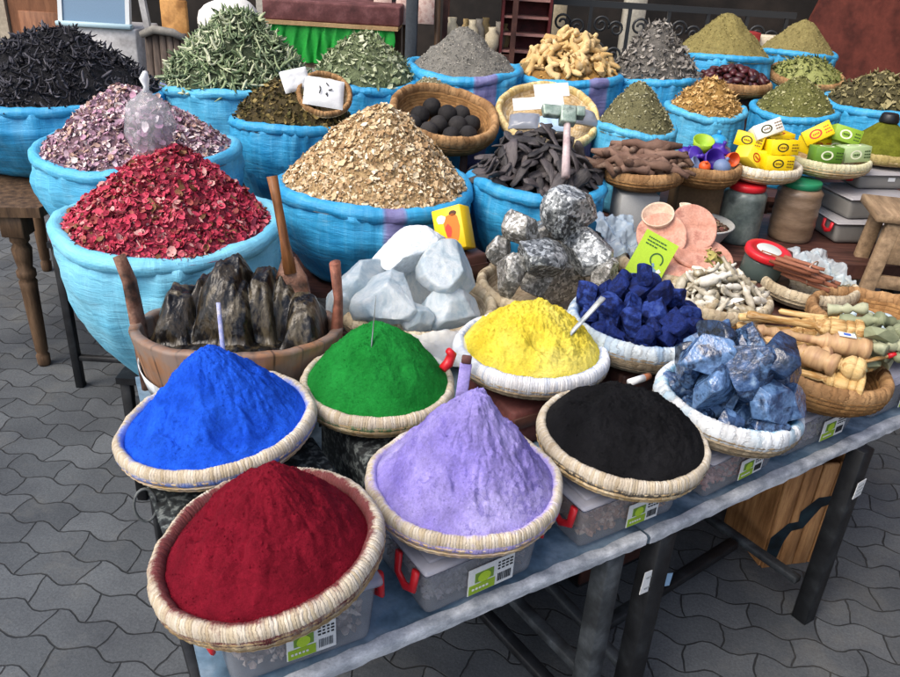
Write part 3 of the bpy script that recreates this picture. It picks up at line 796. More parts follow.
def stick(name, label, cat, a, b, r0, r1, m, sides=8, squash=1.0):
    a, b = Vector(a), Vector(b); n = 7
    P = [(a + (b - a) * (i / n)) - a for i in range(n + 1)]
    o = MB().tube([tuple(p) for p in P], [r0 + (r1 - r0) * i / n for i in range(n + 1)], sides, squash=squash).build(name, m, loc=a)
    return tag(o, label, cat)
STEEL = mat('dull steel', ['#7d8486', '#a9b0b0', '#8a8f8c'], .35, 30, metal=.7)
stick('spatula', 'thin steel spatula standing in the green powder', 'spatula', (-.147, 1.33, .835), (-.143, 1.365, .935), .0045, .0022, STEEL, squash=.35)
stick('stirring_stick', 'pale stick with a blue stained end standing in the bright blue powder', 'stick', (-.398, 1.236, .86), (-.411, 1.272, .945), .0045, .004, mat('bluish pale wood', ['#b9b7c8', '#8f97c4', '#d6d2cd'], .7, 30))
stick('spoon', 'grey metal spoon handle stuck in the yellow powder', 'spoon', (.235, 1.52, .775), (.327, 1.60, .857), .005, .008, mat('whitish metal', ['#8f9698', '#c2c6c4', '#a0a29a'], .4, 40, metal=.4), squash=.5)
kn = empty('palette_knife', (.028, 1.262, .80), 'lilac stained flat knife standing between the lilac and green powders', 'knife', rot=(R_(-10), R_(4), 0))
MB().box((0, 0, 0), (.022, .004, .11), bevel=.0015, seg=1).build('blade', mat('lilac stained blade', ['#7468a8', '#9a8fc8', '#5f5482'], .6, 30), kn)
MB().box((0, 0, .062), (.018, .008, .016), bevel=.002, seg=1).build('handle', mat('brown stained handle', ['#4a302e', '#6a443c'], .6, 30), kn)
MBt = MB(); MBt.tube([(0, 0, 0), (.012, .004, .012), (.016, .012, .03), (.004, .016, .036)], [.009, .011, .010, .007], 8)
tag(MBt.build('bottle_cap', RED, loc=(-.012, 1.385, .775), rot=(.4, .3, .8)), 'small crumpled red plastic cap on the green basket rim', 'cap')
fl = []; rg = random.Random(4); k = 14
for i in range(k):
    for j in range(k): fl.append(((i / (k - 1) - .5) * .11, (j / (k - 1) - .5) * .10, .022 * fbm(Vector((i * .3, j * .3, 2)), 3) + .03 * (i / k)))
tag(MB().add(fl, [(i * k + j, (i + 1) * k + j, (i + 1) * k + j + 1, i * k + j + 1) for i in range(k - 1) for j in range(k - 1)]).build('plastic_wrap', clear('crumpled clear film', '#eef4f8', .3, .06), loc=(-.02, 1.47, .765), rot=(.35, .25, .5)), 'crumpled clear plastic between the green and yellow powders', 'plastic wrap')
cg = empty('rolled_tube', (.405, 1.478, .728), 'white paper tube with a brown end beside the black powder rim', 'paper tube', rot=(0, R_(90), R_(35)))
MB().tube([(0, 0, -.03), (0, 0, .012)], .008, 10).build('paper_tube', WHITE, cg)
MB().tube([(0, 0, .012), (0, 0, .03)], [.0085, .007], 10).build('brown_end', mat('rusty brown', ['#7d4a30', '#9a5f3f'], .7, 40), cg)
v, f, _ = proto_hull(12, 1, .7, .35, 3)
for i, (x, y, z) in enumerate(((.283, 1.135, .737), (.30, 1.128, .735))):
    tag(MB().add(v * (.03 - .01 * i), f, 0, False).build('pigment_crumb', blu, loc=(x, y, z), rot=(.2, .1, i)), 'blue pigment crumb spilt on the black powder basket rim', 'pigment crumb', 'blue crumbs on the black rim')
MB_ring = MB(); MB_ring.tube([(.018 * math.cos(a * .35), 0, .034 * math.sin(a * .35)) for a in range(19)], .0025, 6)
tag(MB_ring.build('wire_loop', mat('grey wire', ['#4b4f50', '#6d7170'], .5, 30), loc=(-.495, 1.06, .66), rot=(0, 0, .5)), 'grey wire loop hanging at the table edge below the blue powder', 'wire loop')

# ================================================================== wooden tub of dark paste
tub = empty('wooden_tub', (-.47, 1.585, .5635), 'staved wooden tub with two upright handles, full of dark paste', 'tub')
STAVE = NT('wet staves'); _t = STAVE; co = _t.coord(scale=(14, 14, 1.5))
_c = _t.ramp(_t.noise(co, 1, 5), stops(['#55402f', '#7d5a40', '#92694a', '#4d4034'])); _uv = _t.n('ShaderNodeUVMap'); _sp = _t.n('ShaderNodeSeparateXYZ'); _t.l(_uv.outputs[0], _sp.inputs[0])
_g = _t.ramp(_t.math('PINGPONG', _t.math('MULTIPLY', _sp.outputs[0], 22), .5), [(0, (.15, .12, .1, 1)), (.06, (1, 1, 1, 1))]); _c = _t.mix(1.0, _c, _g, 'MULTIPLY')
_m = _t.ramp(_t.noise(_t.coord(), 16, 6), [(.42, (0, 0, 0, 1)), (.6, (1, 1, 1, 1))]); _c = _t.mix(_t.math('MULTIPLY', _m, .85), _c, lin('#77695f')); _t.l(_c, _t.b.inputs['Base Color'])
_t.b.inputs['Roughness'].default_value = .55; _t.l(_t.bump(_t.noise(co, 3, 5), .5, .005), _t.b.inputs['Normal'])
MB().lathe([(0, .002), (.185, .002), (.192, .01), (.228, .165), (.226, .172), (.208, .172), (.204, .165), (.178, .02), (0, .02)], 132,
           lambda a, i, r, z: (r * (1 + .004 * math.sin(a * 22)), z + (.006 * noise.noise(Vector((math.cos(a) * 4, math.sin(a) * 4, 0))) if 3 <= i <= 6 else 0) + (.012 - .04 * math.sin(a) if 3 <= i <= 6 else 0))).build('staves', STAVE.m, tub)
MB().lathe([(.206, .07), (.2085, .07), (.219, .115), (.2165, .115)], 96, close=True).build('hoop', mat('pale painted hoop', ['#9aa3ab', '#c4cbd0', '#7d7f80'], .6, 20), tub)
MB().lathe([(.195, .02), (.1965, .02), (.201, .04), (.199, .04)], 96, close=True).build('hoop', mat('rusty hoop', ['#3a2a22', '#5a4030'], .6, 20), tub)
MUDW = mat('paste smeared wood', ['#35281f', '#6b4a3a', '#8c6a58', '#4a362b'], .6, 22, bump=(50, .6, .006))
def handle(pts, w, parent, m):
    mb = MB(); mb.tube(pts, w, 10, squash=.55); mb.build('upright_handle', m, parent)
handle([(-.205, -.035, .03), (-.212, -.03, .17), (-.232, .0, .27), (-.252, .01, .325)], [.026, .027, .024, .021], tub, MUDW)
handle([(.205, .03, .03), (.213, .03, .17), (.216, .04, .24), (.208, .045, .325)], [.024, .025, .018, .022], tub, mat('reddish handle wood', ['#6e3f30', '#9a6350', '#57352a'], .6, 20, bump=(50, .5, .005)))
# paste: upright ragged slabs welded into one glistening mass
PASTE = NT('dark glossy paste'); _t = PASTE; co = _t.coord()
co = _t.coord(scale=(1, 1, .4)); _c = _t.ramp(_t.noise(_t.coord(scale=(1, 1, .22)), 17, 6, .62, .2), stops(['#040303', '#0b0907', '#332b1e', '#050404', '#0f0c09', '#524a3a', '#2c2519', '#080605'], .3, .72)); _t.l(_c, _t.b.inputs['Base Color'])
_t.b.inputs['Roughness'].default_value = .34; _t.b.inputs['Specular IOR Level'].default_value = .4
_t.l(_t.bump(_t.noise(co, 26, 4, .55, .3), .6, .015), _t.b.inputs['Normal'])
def paste_z(x, y):
    r = math.hypot(x, y) / .2
    a = -.03 * r * r
    ridge = 0
    for (cx, cy, w, h, sy) in ((-.02, .03, .062, .125, .12), (.055, .04, .034, .12, .11), (-.075, .035, .03, .10, .09), (.10, .05, .04, .10, .09), (.005, .0, .045, .09, .10), (-.125, .02, .05, .085, .12), (.15, .02, .045, .085, .11)):
        d = abs(x - cx + .02 * noise.noise(Vector((y * 16, cx * 50, 2)))) / w; e = ((y - cy) / sy) ** 2
        ridge = max(ridge, 1.3 * h * max(0, 1 - d ** 4) * max(0, 1 - e) ** .6)
    n = fbm(Vector((x * 22, y * 12, 3)), 4)
    a += .022 - y * .2
    return a + ridge * (1 + .22 * n) + .008 * fbm(Vector((x * 50, y * 50, 1)), 4) + .012 * abs(n) + .02 * noise.noise(Vector((x * 28, y * 9, 8))) * (ridge > .02)
pb = MB(); k = 150; v = []; idx = {}; f = []
for i in range(k):
    for j in range(k):
        x = (i / (k - 1) - .5) * .41; y = (j / (k - 1) - .5) * .41
        if math.hypot(x, y) < .204: idx[i, j] = len(v); v.append((x, y, paste_z(x, y)))
for (i, j) in idx:
    q = ((i, j), (i + 1, j), (i + 1, j + 1), (i, j + 1))
    if all(p in idx for p in q): f.append(tuple(idx[p] for p in q))
pb.add(v, f)
tag(pb.build('dark_paste', PASTE.m, loc=(-.47, 1.585, .71)), 'glistening brown black paste cut into ragged ridges in the wooden tub', 'paste')
pd = empty('wooden_paddle', (-.345, 1.60, .775), 'long handled wooden paddle stuck upright in the dark paste', 'paddle', rot=(R_(-14), R_(-6), R_(10)))
MB().tube([(0, 0, .09), (-.004, 0, .16), (-.008, 0, .24), (-.012, 0, .30)], [.02, .013, .0125, .015], 10, squash=.8).build('handle', mat('oiled handle wood', ['#5f3a20', '#8a5a34', '#45290f'], .5, 8, stretch=(6, 6, 1)), pd)
MB().tube([(0, .002, -.06), (0, .002, .03), (.0, 0, .08), (0, 0, .125)], [.034, .04, .034, .014], 12, squash=.35, jit=.06).build('blade', MUDW, pd, rot=(0, 0, R_(90)))

# ================================================================== rocks, crystals, lumps: every piece a thing
def rock(name, label, cat, c, s, m, seed, group=None, rot=None, n=26, rough=.06, bevel=.0, smooth=False, sub=5, cuts=9, lo=.62, hi=.92):
    """a broken rock: a rounded body planed off by random flat fractures, then roughened"""
    rg = random.Random(seed); v, f = icos(sub); o = Vector((seed * 3.7, 0, seed * 1.3))
    pl = [(Vector((rg.gauss(0, 1), rg.gauss(0, 1), rg.gauss(0, 1))).normalized(), rg.uniform(lo, hi)) for i in range(cuts)]
    q = []
    for p in v:
        d = Vector(p); p2 = d * (1 + .12 * fbm(d * 1.3 + o, 2))
        for (nn, dd) in pl:
            k = p2.dot(nn) - dd
            if k > 0: p2 -= nn * k
        p2 *= 1 + rough * fbm(d * 4 + o, 4)
        q.append((p2.x * s[0], p2.y * s[1], p2.z * s[2]))
    ob = MB().add(q, f, 0, smooth or sub > 3).build(name, m, loc=c, rot=rot)
    return tag(ob, label, cat, group)

ROCKB = mat('dark base', ['#3a362e'], .8)
basket('wide wicker basket under the silvery grey rocks', (.275, 2.02, .70), .212, RIMG, BODYG, .068, .015, group='wicker baskets of stones and lumps')
def galena(name, cols, lo=.38, hi=.62):
    t = NT(name); co = t.coord(); vo = t.n('ShaderNodeTexVoronoi'); vo.inputs['Scale'].default_value = 125; t.l(co, vo.inputs['Vector'])
    sep = t.n('ShaderNodeSeparateColor'); t.l(vo.outputs['Color'], sep.inputs[0])
    f = t.math('ADD', t.math('MULTIPLY', sep.outputs[0], .4), t.math('MULTIPLY', t.noise(co, 26, 6, .75), .6))
    t.l(t.ramp(f, stops(cols, lo, hi)), t.b.inputs['Base Color']); t.b.inputs['Roughness'].default_value = .27; t.b.inputs['Specular IOR Level'].default_value = .6
    t.b.inputs['Metallic'].default_value = .5
    b = t.bump(sep.outputs[1], .5, .004); t.l(t.bump(t.noise(co, 55, 6, .7), .7, .008, b), t.b.inputs['Normal']); return t.m
GAL = galena('silvery speckled rock', ['#585c5e', '#868a8c', '#a6aaab', '#6c7072', '#c4c8c8'])
GALW = galena('whitish rock', ['#77756f', '#b9b8b2', '#dcdcd8', '#8c8a82'])
GALB = galena('brownish grey rock', ['#6f6e69', '#a9a7a0', '#d0cec8', '#87857f'])
GR = 'silvery grey rocks in a wicker basket'
for i, (lb, c, s, m) in enumerate((
    ('palest whitish rock, high in the silvery pile', (.172, 2.0, .865), (.055, .05, .065), GALW), ('silvery speckled rock at the front centre of the pile', (.215, 1.915, .822), (.078, .065, .062), GAL),
    ('tall grey slab topping the rocks, the hammer leaning on it', (.298, 2.06, .905), (.082, .055, .095), GAL), ('small dark ringed rock set into the middle of the silvery pile', (.275, 1.965, .893), (.045, .04, .04), galena('dark ringed rock', ['#1e2021', '#4a4e50', '#8d9293', '#303335'])),
    ('big grey rock nearest the crumpled bluish plastic in the silvery pile', (.345, 1.99, .822), (.075, .065, .075), GAL), ('small brownish rock nearest the alum crystals', (.112, 1.985, .81), (.042, .045, .045), GALB),
    ('low brownish grey rock nearest the yellow powder in the silvery pile', (.145, 1.915, .772), (.075, .06, .05), GALB), ('low pale rock nearest the lime green card', (.385, 1.93, .765), (.07, .06, .05), GALB),
    ('buried grey rock at the back of the silvery pile', (.24, 2.10, .80), (.10, .08, .08), GALB), ('buried grey rock in the centre of the silvery pile', (.27, 2.0, .745), (.10, .08, .07), GALB))):
    rock('grey_rock', lb, 'rock', c, s, m, 20 + i, GR, rot=(.2 * i, .3 * i, .7 * i) if i not in (2,) else (R_(-8), R_(14), .2), rough=.07, cuts=13, lo=.56, hi=.84)

ALUM = NT('cloudy alum'); _t = ALUM; co = _t.coord()
_t.l(_t.ramp(_t.noise(co, 15, 7, .68, .8), stops(['#9cb6c6', '#c4d6e0', '#e6eef2', '#adc4d2'])), _t.b.inputs['Base Color'])
_t.b.inputs['Roughness'].default_value = .28; _t.b.inputs['Subsurface Weight'].default_value = .5; _t.b.inputs['Subsurface Radius'].default_value = (.05, .055, .06); _t.b.inputs['Transmission Weight'].default_value = .5; _t.b.inputs['IOR'].default_value = 1.38
_t.b.inputs['Subsurface Scale'].default_value = .5; _t.l(_t.bump(_t.noise(co, 30, 6, .6), .5, .012), _t.b.inputs['Normal'])
ALUMW = mat('snowy alum', ['#c9d3d9', '#e2e8ea', '#d5dde2'], .4, 14, bump=(30, .5, .01), sss=.4)
basket('wicker basket under the white alum crystals', (-.088, 1.86, .69), .205, RIMG, BODYG, .065, .015, group='wicker baskets of stones and lumps')
for i, (lb, c, s) in enumerate((('whitest alum crystal lying across the top of the pile', (-.115, 1.87, .832), (.088, .06, .048)), ('broad alum crystal nearest the wooden tub', (-.215, 1.83, .752), (.075, .06, .085)),
    ('rounded alum crystal just before the yellow printed carton', (-.02, 1.845, .792), (.095, .07, .068)), ('cloudy alum crystal at the front of the pile, behind the green powder', (-.16, 1.745, .745), (.088, .06, .075)),
    ('frosty grey alum crystal beside the yellow powder', (-.008, 1.765, .728), (.07, .055, .065)), ('small alum crystal wedged against the tub handle side of its basket', (-.262, 1.80, .712), (.05, .05, .06)),
    ('alum crystal buried at the back of the pile', (-.09, 1.93, .745), (.12, .07, .07)), ('small chip of alum tucked at the front centre', (-.085, 1.715, .715), (.045, .035, .045)))):
    rock('alum_crystal', lb, 'crystal', (c[0], c[1], c[2] + .006), tuple(q * 1.17 for q in s), ALUMW if i == 0 else ALUM.m, 50 + i, 'white alum crystals in a wicker basket', rot=(.1 * i, .15 * i, .9 * i) if i else (0, R_(-18), .2), rough=.045, cuts=15, smooth=True, lo=.58, hi=.84)

def chunks(name, label_of, cat, c, R, h, rads, m, seed, group, depth=.06, variants=7, n=11, shape=(1, .85, .75), squish=.8, tilt=(0, 0), cone=1.0, bevel=.05, top_label=None):
    protos = []
    for k in range(variants):
        r0 = random.Random(seed * 10 + k); v, f = icos(5); q = []; o = Vector((seed + k * 3.3, k, 0))
        pl = [(Vector((r0.gauss(0, 1), r0.gauss(0, 1), r0.gauss(0, 1))).normalized(), r0.uniform(.5, .78)) for i in range(n)]
        for p in v:
            d = Vector(p); p2 = d * 1.05
            for (nn, dd) in pl:
                kk = p2.dot(nn) - dd
                if kk > 0: p2 -= nn * kk
            p2 *= 1.06 + .05 * fbm(d * 2.6 + o, 4); q.append((p2.x * shape[0], p2.y * shape[1], p2.z * shape[2]))
        me = bpy.data.meshes.new(name); me.from_pydata(q, [], f); me.polygons.foreach_set('use_smooth', [True] * len(f)); me.materials.append(m); me.update(); protos.append(me)
    rg = random.Random(seed); P = pile(R, h, rads, seed, lambda r: -depth + depth * (r / R) ** 2 * .8, cone, squish)
    top = max(range(len(P)), key=lambda i: P[i][2])
    for i, (x, y, z, r) in enumerate(P):
        o = bpy.data.objects.new(name, protos[rg.randrange(variants)]); COL.objects.link(o)
        o.location = (c[0] + x, c[1] + y, c[2] + z + x * tilt[0] + y * tilt[1]); o.scale = (r, r, r); o.rotation_euler = rand_rot(rg)
        tag(o, top_label if (i == top and top_label) else label_of, cat, group)
    return P
IND = obj_random('indigo lump', ['#090f2c', '#101b48', '#182a68', '#0b143c', '#24397e', '#41558f'], .75, .2, 1.8, (5, .6, .008), var=.55)
IRIM = straw_mat('indigo stained pale rim', ['#8fa6ba', '#b8cad6', '#d0dde4', '#7f9cba'], 60, None, '#3c78b8', .6, stain_lo=.5)
basket('basket of dark indigo lumps with a pale blue stained rim', (.44, 1.71, .745), .168, IRIM, BODYG, .07, .015, rot=(0, R_(3), 0), group='wicker baskets of stones and lumps')
rg = random.Random(7)
chunks('indigo_lump', 'dark indigo blue lump piled in the pale rimmed basket', 'indigo lump', (.44, 1.71, .745), .164, .135, [rg.uniform(.021, .034) for i in range(98)], IND, 7, 'indigo lumps piled in a basket', .055, n=13, squish=.74, cone=.9, shape=(1.2, 1.05, .9), top_label='topmost dark indigo lump, near the green card')
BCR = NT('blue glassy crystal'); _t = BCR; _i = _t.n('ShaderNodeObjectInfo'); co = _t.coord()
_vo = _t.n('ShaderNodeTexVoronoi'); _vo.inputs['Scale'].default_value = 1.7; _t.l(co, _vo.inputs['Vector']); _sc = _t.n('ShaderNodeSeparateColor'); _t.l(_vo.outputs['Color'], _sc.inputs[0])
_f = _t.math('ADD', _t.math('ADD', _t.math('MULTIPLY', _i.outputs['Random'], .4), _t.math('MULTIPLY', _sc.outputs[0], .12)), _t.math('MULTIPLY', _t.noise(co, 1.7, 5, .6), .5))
_t.l(_t.ramp(_f, stops(['#0e1520', '#1c2c46', '#314a70', '#5f80aa', '#15223a', '#3f5c88', '#9db8d2'], .25, .85)), _t.b.inputs['Base Color']); _t.b.inputs['Roughness'].default_value = .14; _t.b.inputs['Specular IOR Level'].default_value = .8  # palest and darkest stops put glints and black gaps into the colour
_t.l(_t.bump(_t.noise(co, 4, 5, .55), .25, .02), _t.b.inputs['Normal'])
basket('basket of glassy blue crystals with a white and turquoise bound rim', (.57, 1.405, .73), .153, straw_mat('white and turquoise rim', ['#b4c2cc', '#e0e6ea', '#cfd8de', '#8fb8d0'], 40, None, '#3fa6d8', .7, stain_lo=.55), BODYG, .06, .015, rot=(0, R_(7), 0), group='wicker baskets of stones and lumps')
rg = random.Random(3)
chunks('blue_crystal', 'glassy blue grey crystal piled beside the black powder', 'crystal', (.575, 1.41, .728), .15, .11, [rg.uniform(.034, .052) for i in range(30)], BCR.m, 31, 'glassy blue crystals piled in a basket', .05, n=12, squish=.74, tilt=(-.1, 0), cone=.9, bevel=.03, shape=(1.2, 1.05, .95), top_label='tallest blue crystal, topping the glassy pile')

# ================================================================== right of the front tables: shells, sticks, discs, cinnamon, little jars
WB = 'wicker baskets of small goods'
basket('wicker basket of pale bone coloured pieces', (.685, 1.895, .745), .132, RIMG, BODYD, .06, .013, group=WB)
BONE = obj_random('bone pieces', ['#6f6856', '#9a917c', '#bab3a2', '#d4d0c4', '#a59a7f', '#7d6644'], .45, .4, 4)
def many(name, label, cat, group, protos, m, places, c, scales, rg, top=None, stretch=None):
    ms = []
    for (v, f, sm) in protos:
        me = bpy.data.meshes.new(name); me.from_pydata(np.asarray(v).tolist(), [], [tuple(q) for q in f]); me.polygons.foreach_set('use_smooth', [sm] * len(me.polygons))
        me.materials.append(m); me.update(); ms.append(me)
    for i, (p, e) in enumerate(places):
        o = bpy.data.objects.new(name, ms[rg.randrange(len(ms))]); COL.objects.link(o)
        o.location = Vector(c) + p; o.rotation_euler = e; s = rg.uniform(*scales); o.scale = (s, s, s)
        tag(o, label, cat, group)
def spool(seed):
    rg = random.Random(seed); m = MB(); n = 9; x = -.5; pr = [(0, -.5)]
    for i in range(n): pr.append((rg.choice((.07, .1, .14, .18)), -.5 + i / (n - 1)))
    pr.append((0, .5)); m.lathe(pr, 10, axis=((0, 0, 1), (0, 1, 0), (-1, 0, 0))); return np.concatenate(m.V), m.F, True
rg = random.Random(5); zf = mound_fn(.12, .095, 3, .8, .3, .04)
many('bone_piece', 'pale bone coloured turned piece heaped in a wicker basket', 'bone piece', 'pale turned pieces heaped in a basket', [spool(1), spool(2), proto_hull(10, 1, .4, .3, 3, .02), proto_arc(1.5, .12, 6, 6), spool(7)], BONE,
     lay_on(zf, .12, 34, rg, (1.0, .75, .4), tilt=.4), (.685, 1.895, .735), (.045, .085), rg)

basket('broad wicker basket of carved wooden sticks and clubs', (.825, 1.575, .735), .15, RIMD, BODYD, .068, .014, rot=(0, R_(5), 0), group=WB)
def turned(prof, cols, name, bands=None):
    m = MB(); m.lathe(prof, 20, axis=((0, 0, 1), (0, 1, 0), (-1, 0, 0))); return m
CARV = obj_random('yellowish carved wood', ['#a5814a', '#c2a066', '#d3b680', '#9a7038', '#cdb48c'], .5, .35, 10, (40, .5, .005), stretch=(1.2, 9, 9), var=.6)
CARVR = obj_random('reddish carved wood', ['#7d5a45', '#9a7757', '#b8976e', '#6e4c3c'], .5, .35, 8, stretch=(9, 2, 2), var=.7)
def club(label, c, rot, L, m, kind, painted=False):
    root = empty('carved_stick', c, label, 'carved stick', 'carved sticks in a wicker basket' if 'buried' not in label else 'buried ' + label.split(' buried')[0] + 's', rot)
    ax = ((0, 0, 1), (0, 1, 0), (-1, 0, 0))
    if kind == 'pestle':
        h = [(0, -.5), (.009, -.49), (.011, -.45), (.008, -.40), (.009, -.1), (.011, 0), (.008, .03), (.014, .06)]
        b = [(.014, .06), (.020, .085), (.024, .115), (.019, .12), (.019, .127), (.025, .132), (.026, .2), (.026, .235), (.021, .24), (.021, .248), (.027, .253), (.028, .30), (.023, .306), (.033, .315), (.034, .355), (.031, .366), (.020, .368), (.018, .362), (0, .362)]
    elif kind == 'knob':
        h = [(0, -.5), (.007, -.48), (.008, -.2), (.010, -.1), (.007, -.05), (.011, .0), (.014, .1), (.010, .16)]
        b = [(.010, .16), (.016, .175), (.012, .18), (.020, .20), (.028, .235), (.029, .27), (.025, .275), (.030, .285), (.027, .335), (.016, .36), (0, .365)]
    else:
        h = [(0, -.5), (.012, -.49), (.016, -.45), (.009, -.42), (.015, -.36), (.009, -.32), (.016, -.26), (.010, -.22), (.010, -.05), (.018, 0)]
        b = [(.018, 0), (.024, .02), (.018, .05), (.025, .08), (.026, .22), (.02, .25), (.027, .28), (.027, .33), (0, .34)]
    sc = lambda q: [(r * .9, z * L) for r, z in q]
    MB().lathe(sc(h), 18, axis=ax).build('shaft', m, root); MB().lathe(sc(b), 18, axis=ax).build('head', CARV if kind != 'ringed' else m, root)
    if painted:
        mb = MB(); mb.box((.042, 0, .0245), (.034, .02, .0015)); mb.box((.042, 0, .0258), (.014, .009, .001), mi=1); mb.build('painted_panel', [WHITE, flat('blue paint', '#3d62b5', .5)], root)
# the carved axis points along +X of the thing, the head at its far end
rz = lambda d: R_(d)
club('thick pale club with a long shaft, lying on top of the carved sticks', (.79, 1.60, .822), (0, R_(3), rz(-9)), .28, CARV, 'pestle')
club('pale club at the back of the carved sticks', (.785, 1.66, .80), (0, R_(2), rz(0)), .27, CARV, 'pestle')
club('yellow knobbed stick reaching toward the little jars', (.86, 1.655, .812), (0, R_(4), rz(-8)), .24, CARV, 'knob')
club('reddish ringed stick with a painted blue panel across the carved pile', (.80, 1.55, .808), (0, R_(2), rz(-12)), .28, CARVR, 'ringed', True)
club('yellow knob ended stick at the front of the basket', (.775, 1.505, .792), (0, R_(4), rz(-26)), .26, CARV, 'knob')
club('short ringed reddish stick nearest the glassy blue crystals', (.745, 1.53, .79), (0, R_(3), rz(-38)), .24, CARVR, 'ringed')
club('plain pale stick under the reddish ringed one', (.80, 1.57, .765), (0, 0, rz(-14)), .27, CARV, 'pestle')
club('short knobbed stick half hidden in the middle of the basket', (.86, 1.56, .77), (0, R_(5), rz(-3)), .18, CARV, 'knob')
rg = random.Random(21)
for i in range(9):
    a = rg.uniform(-30, 18); kd = ('pestle', 'knob', 'ringed', 'pestle')[i % 4]
    club(('plain pale stick', 'knob ended yellow stick', 'ringed reddish stick')[(0, 1, 2, 0)[i % 4]] + ' buried among the carved sticks', (.785 + rg.uniform(-.07, .03), 1.575 + (i - 4) * .021, .752 + .013 * (i % 3)), (0, R_(rg.uniform(-4, 5)), rz(a)), rg.uniform(.2, .26), CARVR if kd == 'ringed' else CARV, kd)
OLIVEW = obj_random('grey green spindles', ['#6b7257', '#858a6c', '#a3a487', '#565e48'], .6, .3, 4)
rg = random.Random(8)
pl = [(Vector((.925 + rg.uniform(-.045, .045), 1.59 + rg.uniform(-.07, .07), .765 + .026 * (i % 4))), Euler((rg.uniform(-.3, .3), rg.uniform(-.4, .4), rg.uniform(0, 6.3)))) for i in range(24)]
many('green_spindle', 'small grey green turned spindle beside the carved sticks', 'spindle', 'grey green spindles in the carved stick basket', [spool(11), spool(12), proto_hull(14, 1, .6, .5, 4, .05)], OLIVEW, pl, (0, 0, 0), (.065, .095), rg)
stick('red tipped stick', 'thin pale stick with a red tip poking out among the green spindles', 'stick', (.85, 1.51, .775), (.925, 1.515, .80), .004, .005, CARV).name = 'tipped_stick'
tag(MB().tube([(0, 0, 0), (.018, .001, .006)], [.0065, .005], 8).build('red_tip', RED, bpy.data.objects['tipped_stick'], (.075, .005, .025)))

basket('wide wicker basket of little jars behind the carved sticks', (1.06, 1.845, .745), .16, RIMD, BODYD, .07, .014, group=WB)
for i, (x, y, col) in enumerate(((1.0, 1.85, 0), (1.04, 1.84, 0), (1.08, 1.83, 0), (1.03, 1.79, 1), (1.08, 1.77, 1), (1.12, 1.80, 1))):
    j = empty('little_jar', (x, y, .70), 'tiny jar with a pale lid in the wicker basket of jars' if col == 0 else 'tiny dark green bottle in front of the pale lidded jars', 'jar', 'tiny jars with pale lids' if col == 0 else 'tiny dark bottles')
    MB().lathe([(0, 0), (.017, .001), (.018, .005), (.018, .038), (.014, .042), (0, .042)], 18).build('jar_body', flat('pale jar glass', '#b8ccd6', .2) if col == 0 else flat('dark green glass', '#1e3a30', .2), j)
    MB().lathe([(0, .0425), (.0155, .0425), (.016, .045), (.016, .055), (.014, .057), (0, .057)], 18).build('lid', flat('pale blue lid', '#c9dde6', .4) if col == 0 else BLACKP, j)

# clay discs with a little bowl on top
basket('wicker basket under the pinkish clay discs', (.63, 2.165, .735), .165, RIMG, BODYG, .06, .014, group=WB)
CLAY = mat('pinkish clay', ['#b07a66', '#c48d78', '#cf9c88', '#a87060'], .85, 18, bump=(70, .4, .004))
CLAY = obj_random('pinkish clay', ['#945c4a', '#a8705c', '#bb8672', '#9f6854'], .85, .15, 14, (70, .4, .004), var=.3)
for lb, c, r, rot in (('big clay disc leaning uppermost on the clay pile', (.672, 2.185, .838), .07, (R_(46), R_(12), 0)), ('clay disc leaning beside the lime green card', (.575, 2.15, .818), .07, (R_(48), R_(-16), 0)),
    ('clay disc lying just below the two leaning ones', (.665, 2.115, .785), .068, (R_(20), R_(10), 0)), ('lowest clay disc, nearest the bone pieces', (.612, 2.075, .760), .066, (R_(16), R_(-6), 0)),
    ('small clay disc peeping out towards the dried leaves', (.735, 2.14, .772), .055, (R_(22), R_(20), 0)), ('clay disc lying flat under all the others', (.64, 2.165, .752), .10, (R_(3), 0, 0)), ('clay disc flat in the middle of the clay pile', (.645, 2.175, .776), .085, (R_(6), R_(-4), 0))):
    w = .0075
    ob = MB().lathe([(0, -w), (r * .93, -w), (r, -w * .4), (r, w * .4), (r * .95, w), (r * .9, w * .8), (0, w * .9)], 44, lambda a, i, rr, z: (rr * (1 + .05 * noise.noise(Vector((math.cos(a) * 1.5, math.sin(a) * 1.5, c[0] * 20)))), z)).build('clay_disc', CLAY, loc=c, rot=rot)
    tag(ob, lb, 'clay disc', 'pinkish clay discs')
ob = MB().lathe([(0, .0), (.022, .001), (.038, .018), (.046, .04), (.044, .043), (.041, .038), (.032, .02), (0, .008)], 36).build('clay_bowl', mat('pale clay', ['#c7a58e', '#dabfa8', '#cdb09a'], .85, 18), loc=(.575, 2.205, .835), rot=(R_(28), R_(-18), 0))
tag(ob, 'little pale clay bowl tipped on the back of the clay discs', 'bowl')
ob = MB().lathe([(0, 0), (.018, 0), (.02, .006), (.017, .022), (.019, .03), (.016, .03), (.013, .012), (0, .01)], 24).build('clay_cup', mat('cream clay', ['#d3bfa3', '#e2d2bb'], .8, 18), loc=(.655, 2.245, .855))
tag(ob, 'tiny cream cup behind the clay discs', 'cup')
LEAFO = isl('olive leaf bits', ['#6d6a35', '#8a8446', '#a39a58', '#59582c'])
heap('dried_leaves', 'olive yellow dried leaves in the clay disc basket', 'dried leaves', (.715, 2.12, .745), .06, .05, [LEAFO, LEAFO], [proto_leaf(.4), proto_leaf(.3)], 90, (.018, .035), seed=4, nr=14, ns=32)
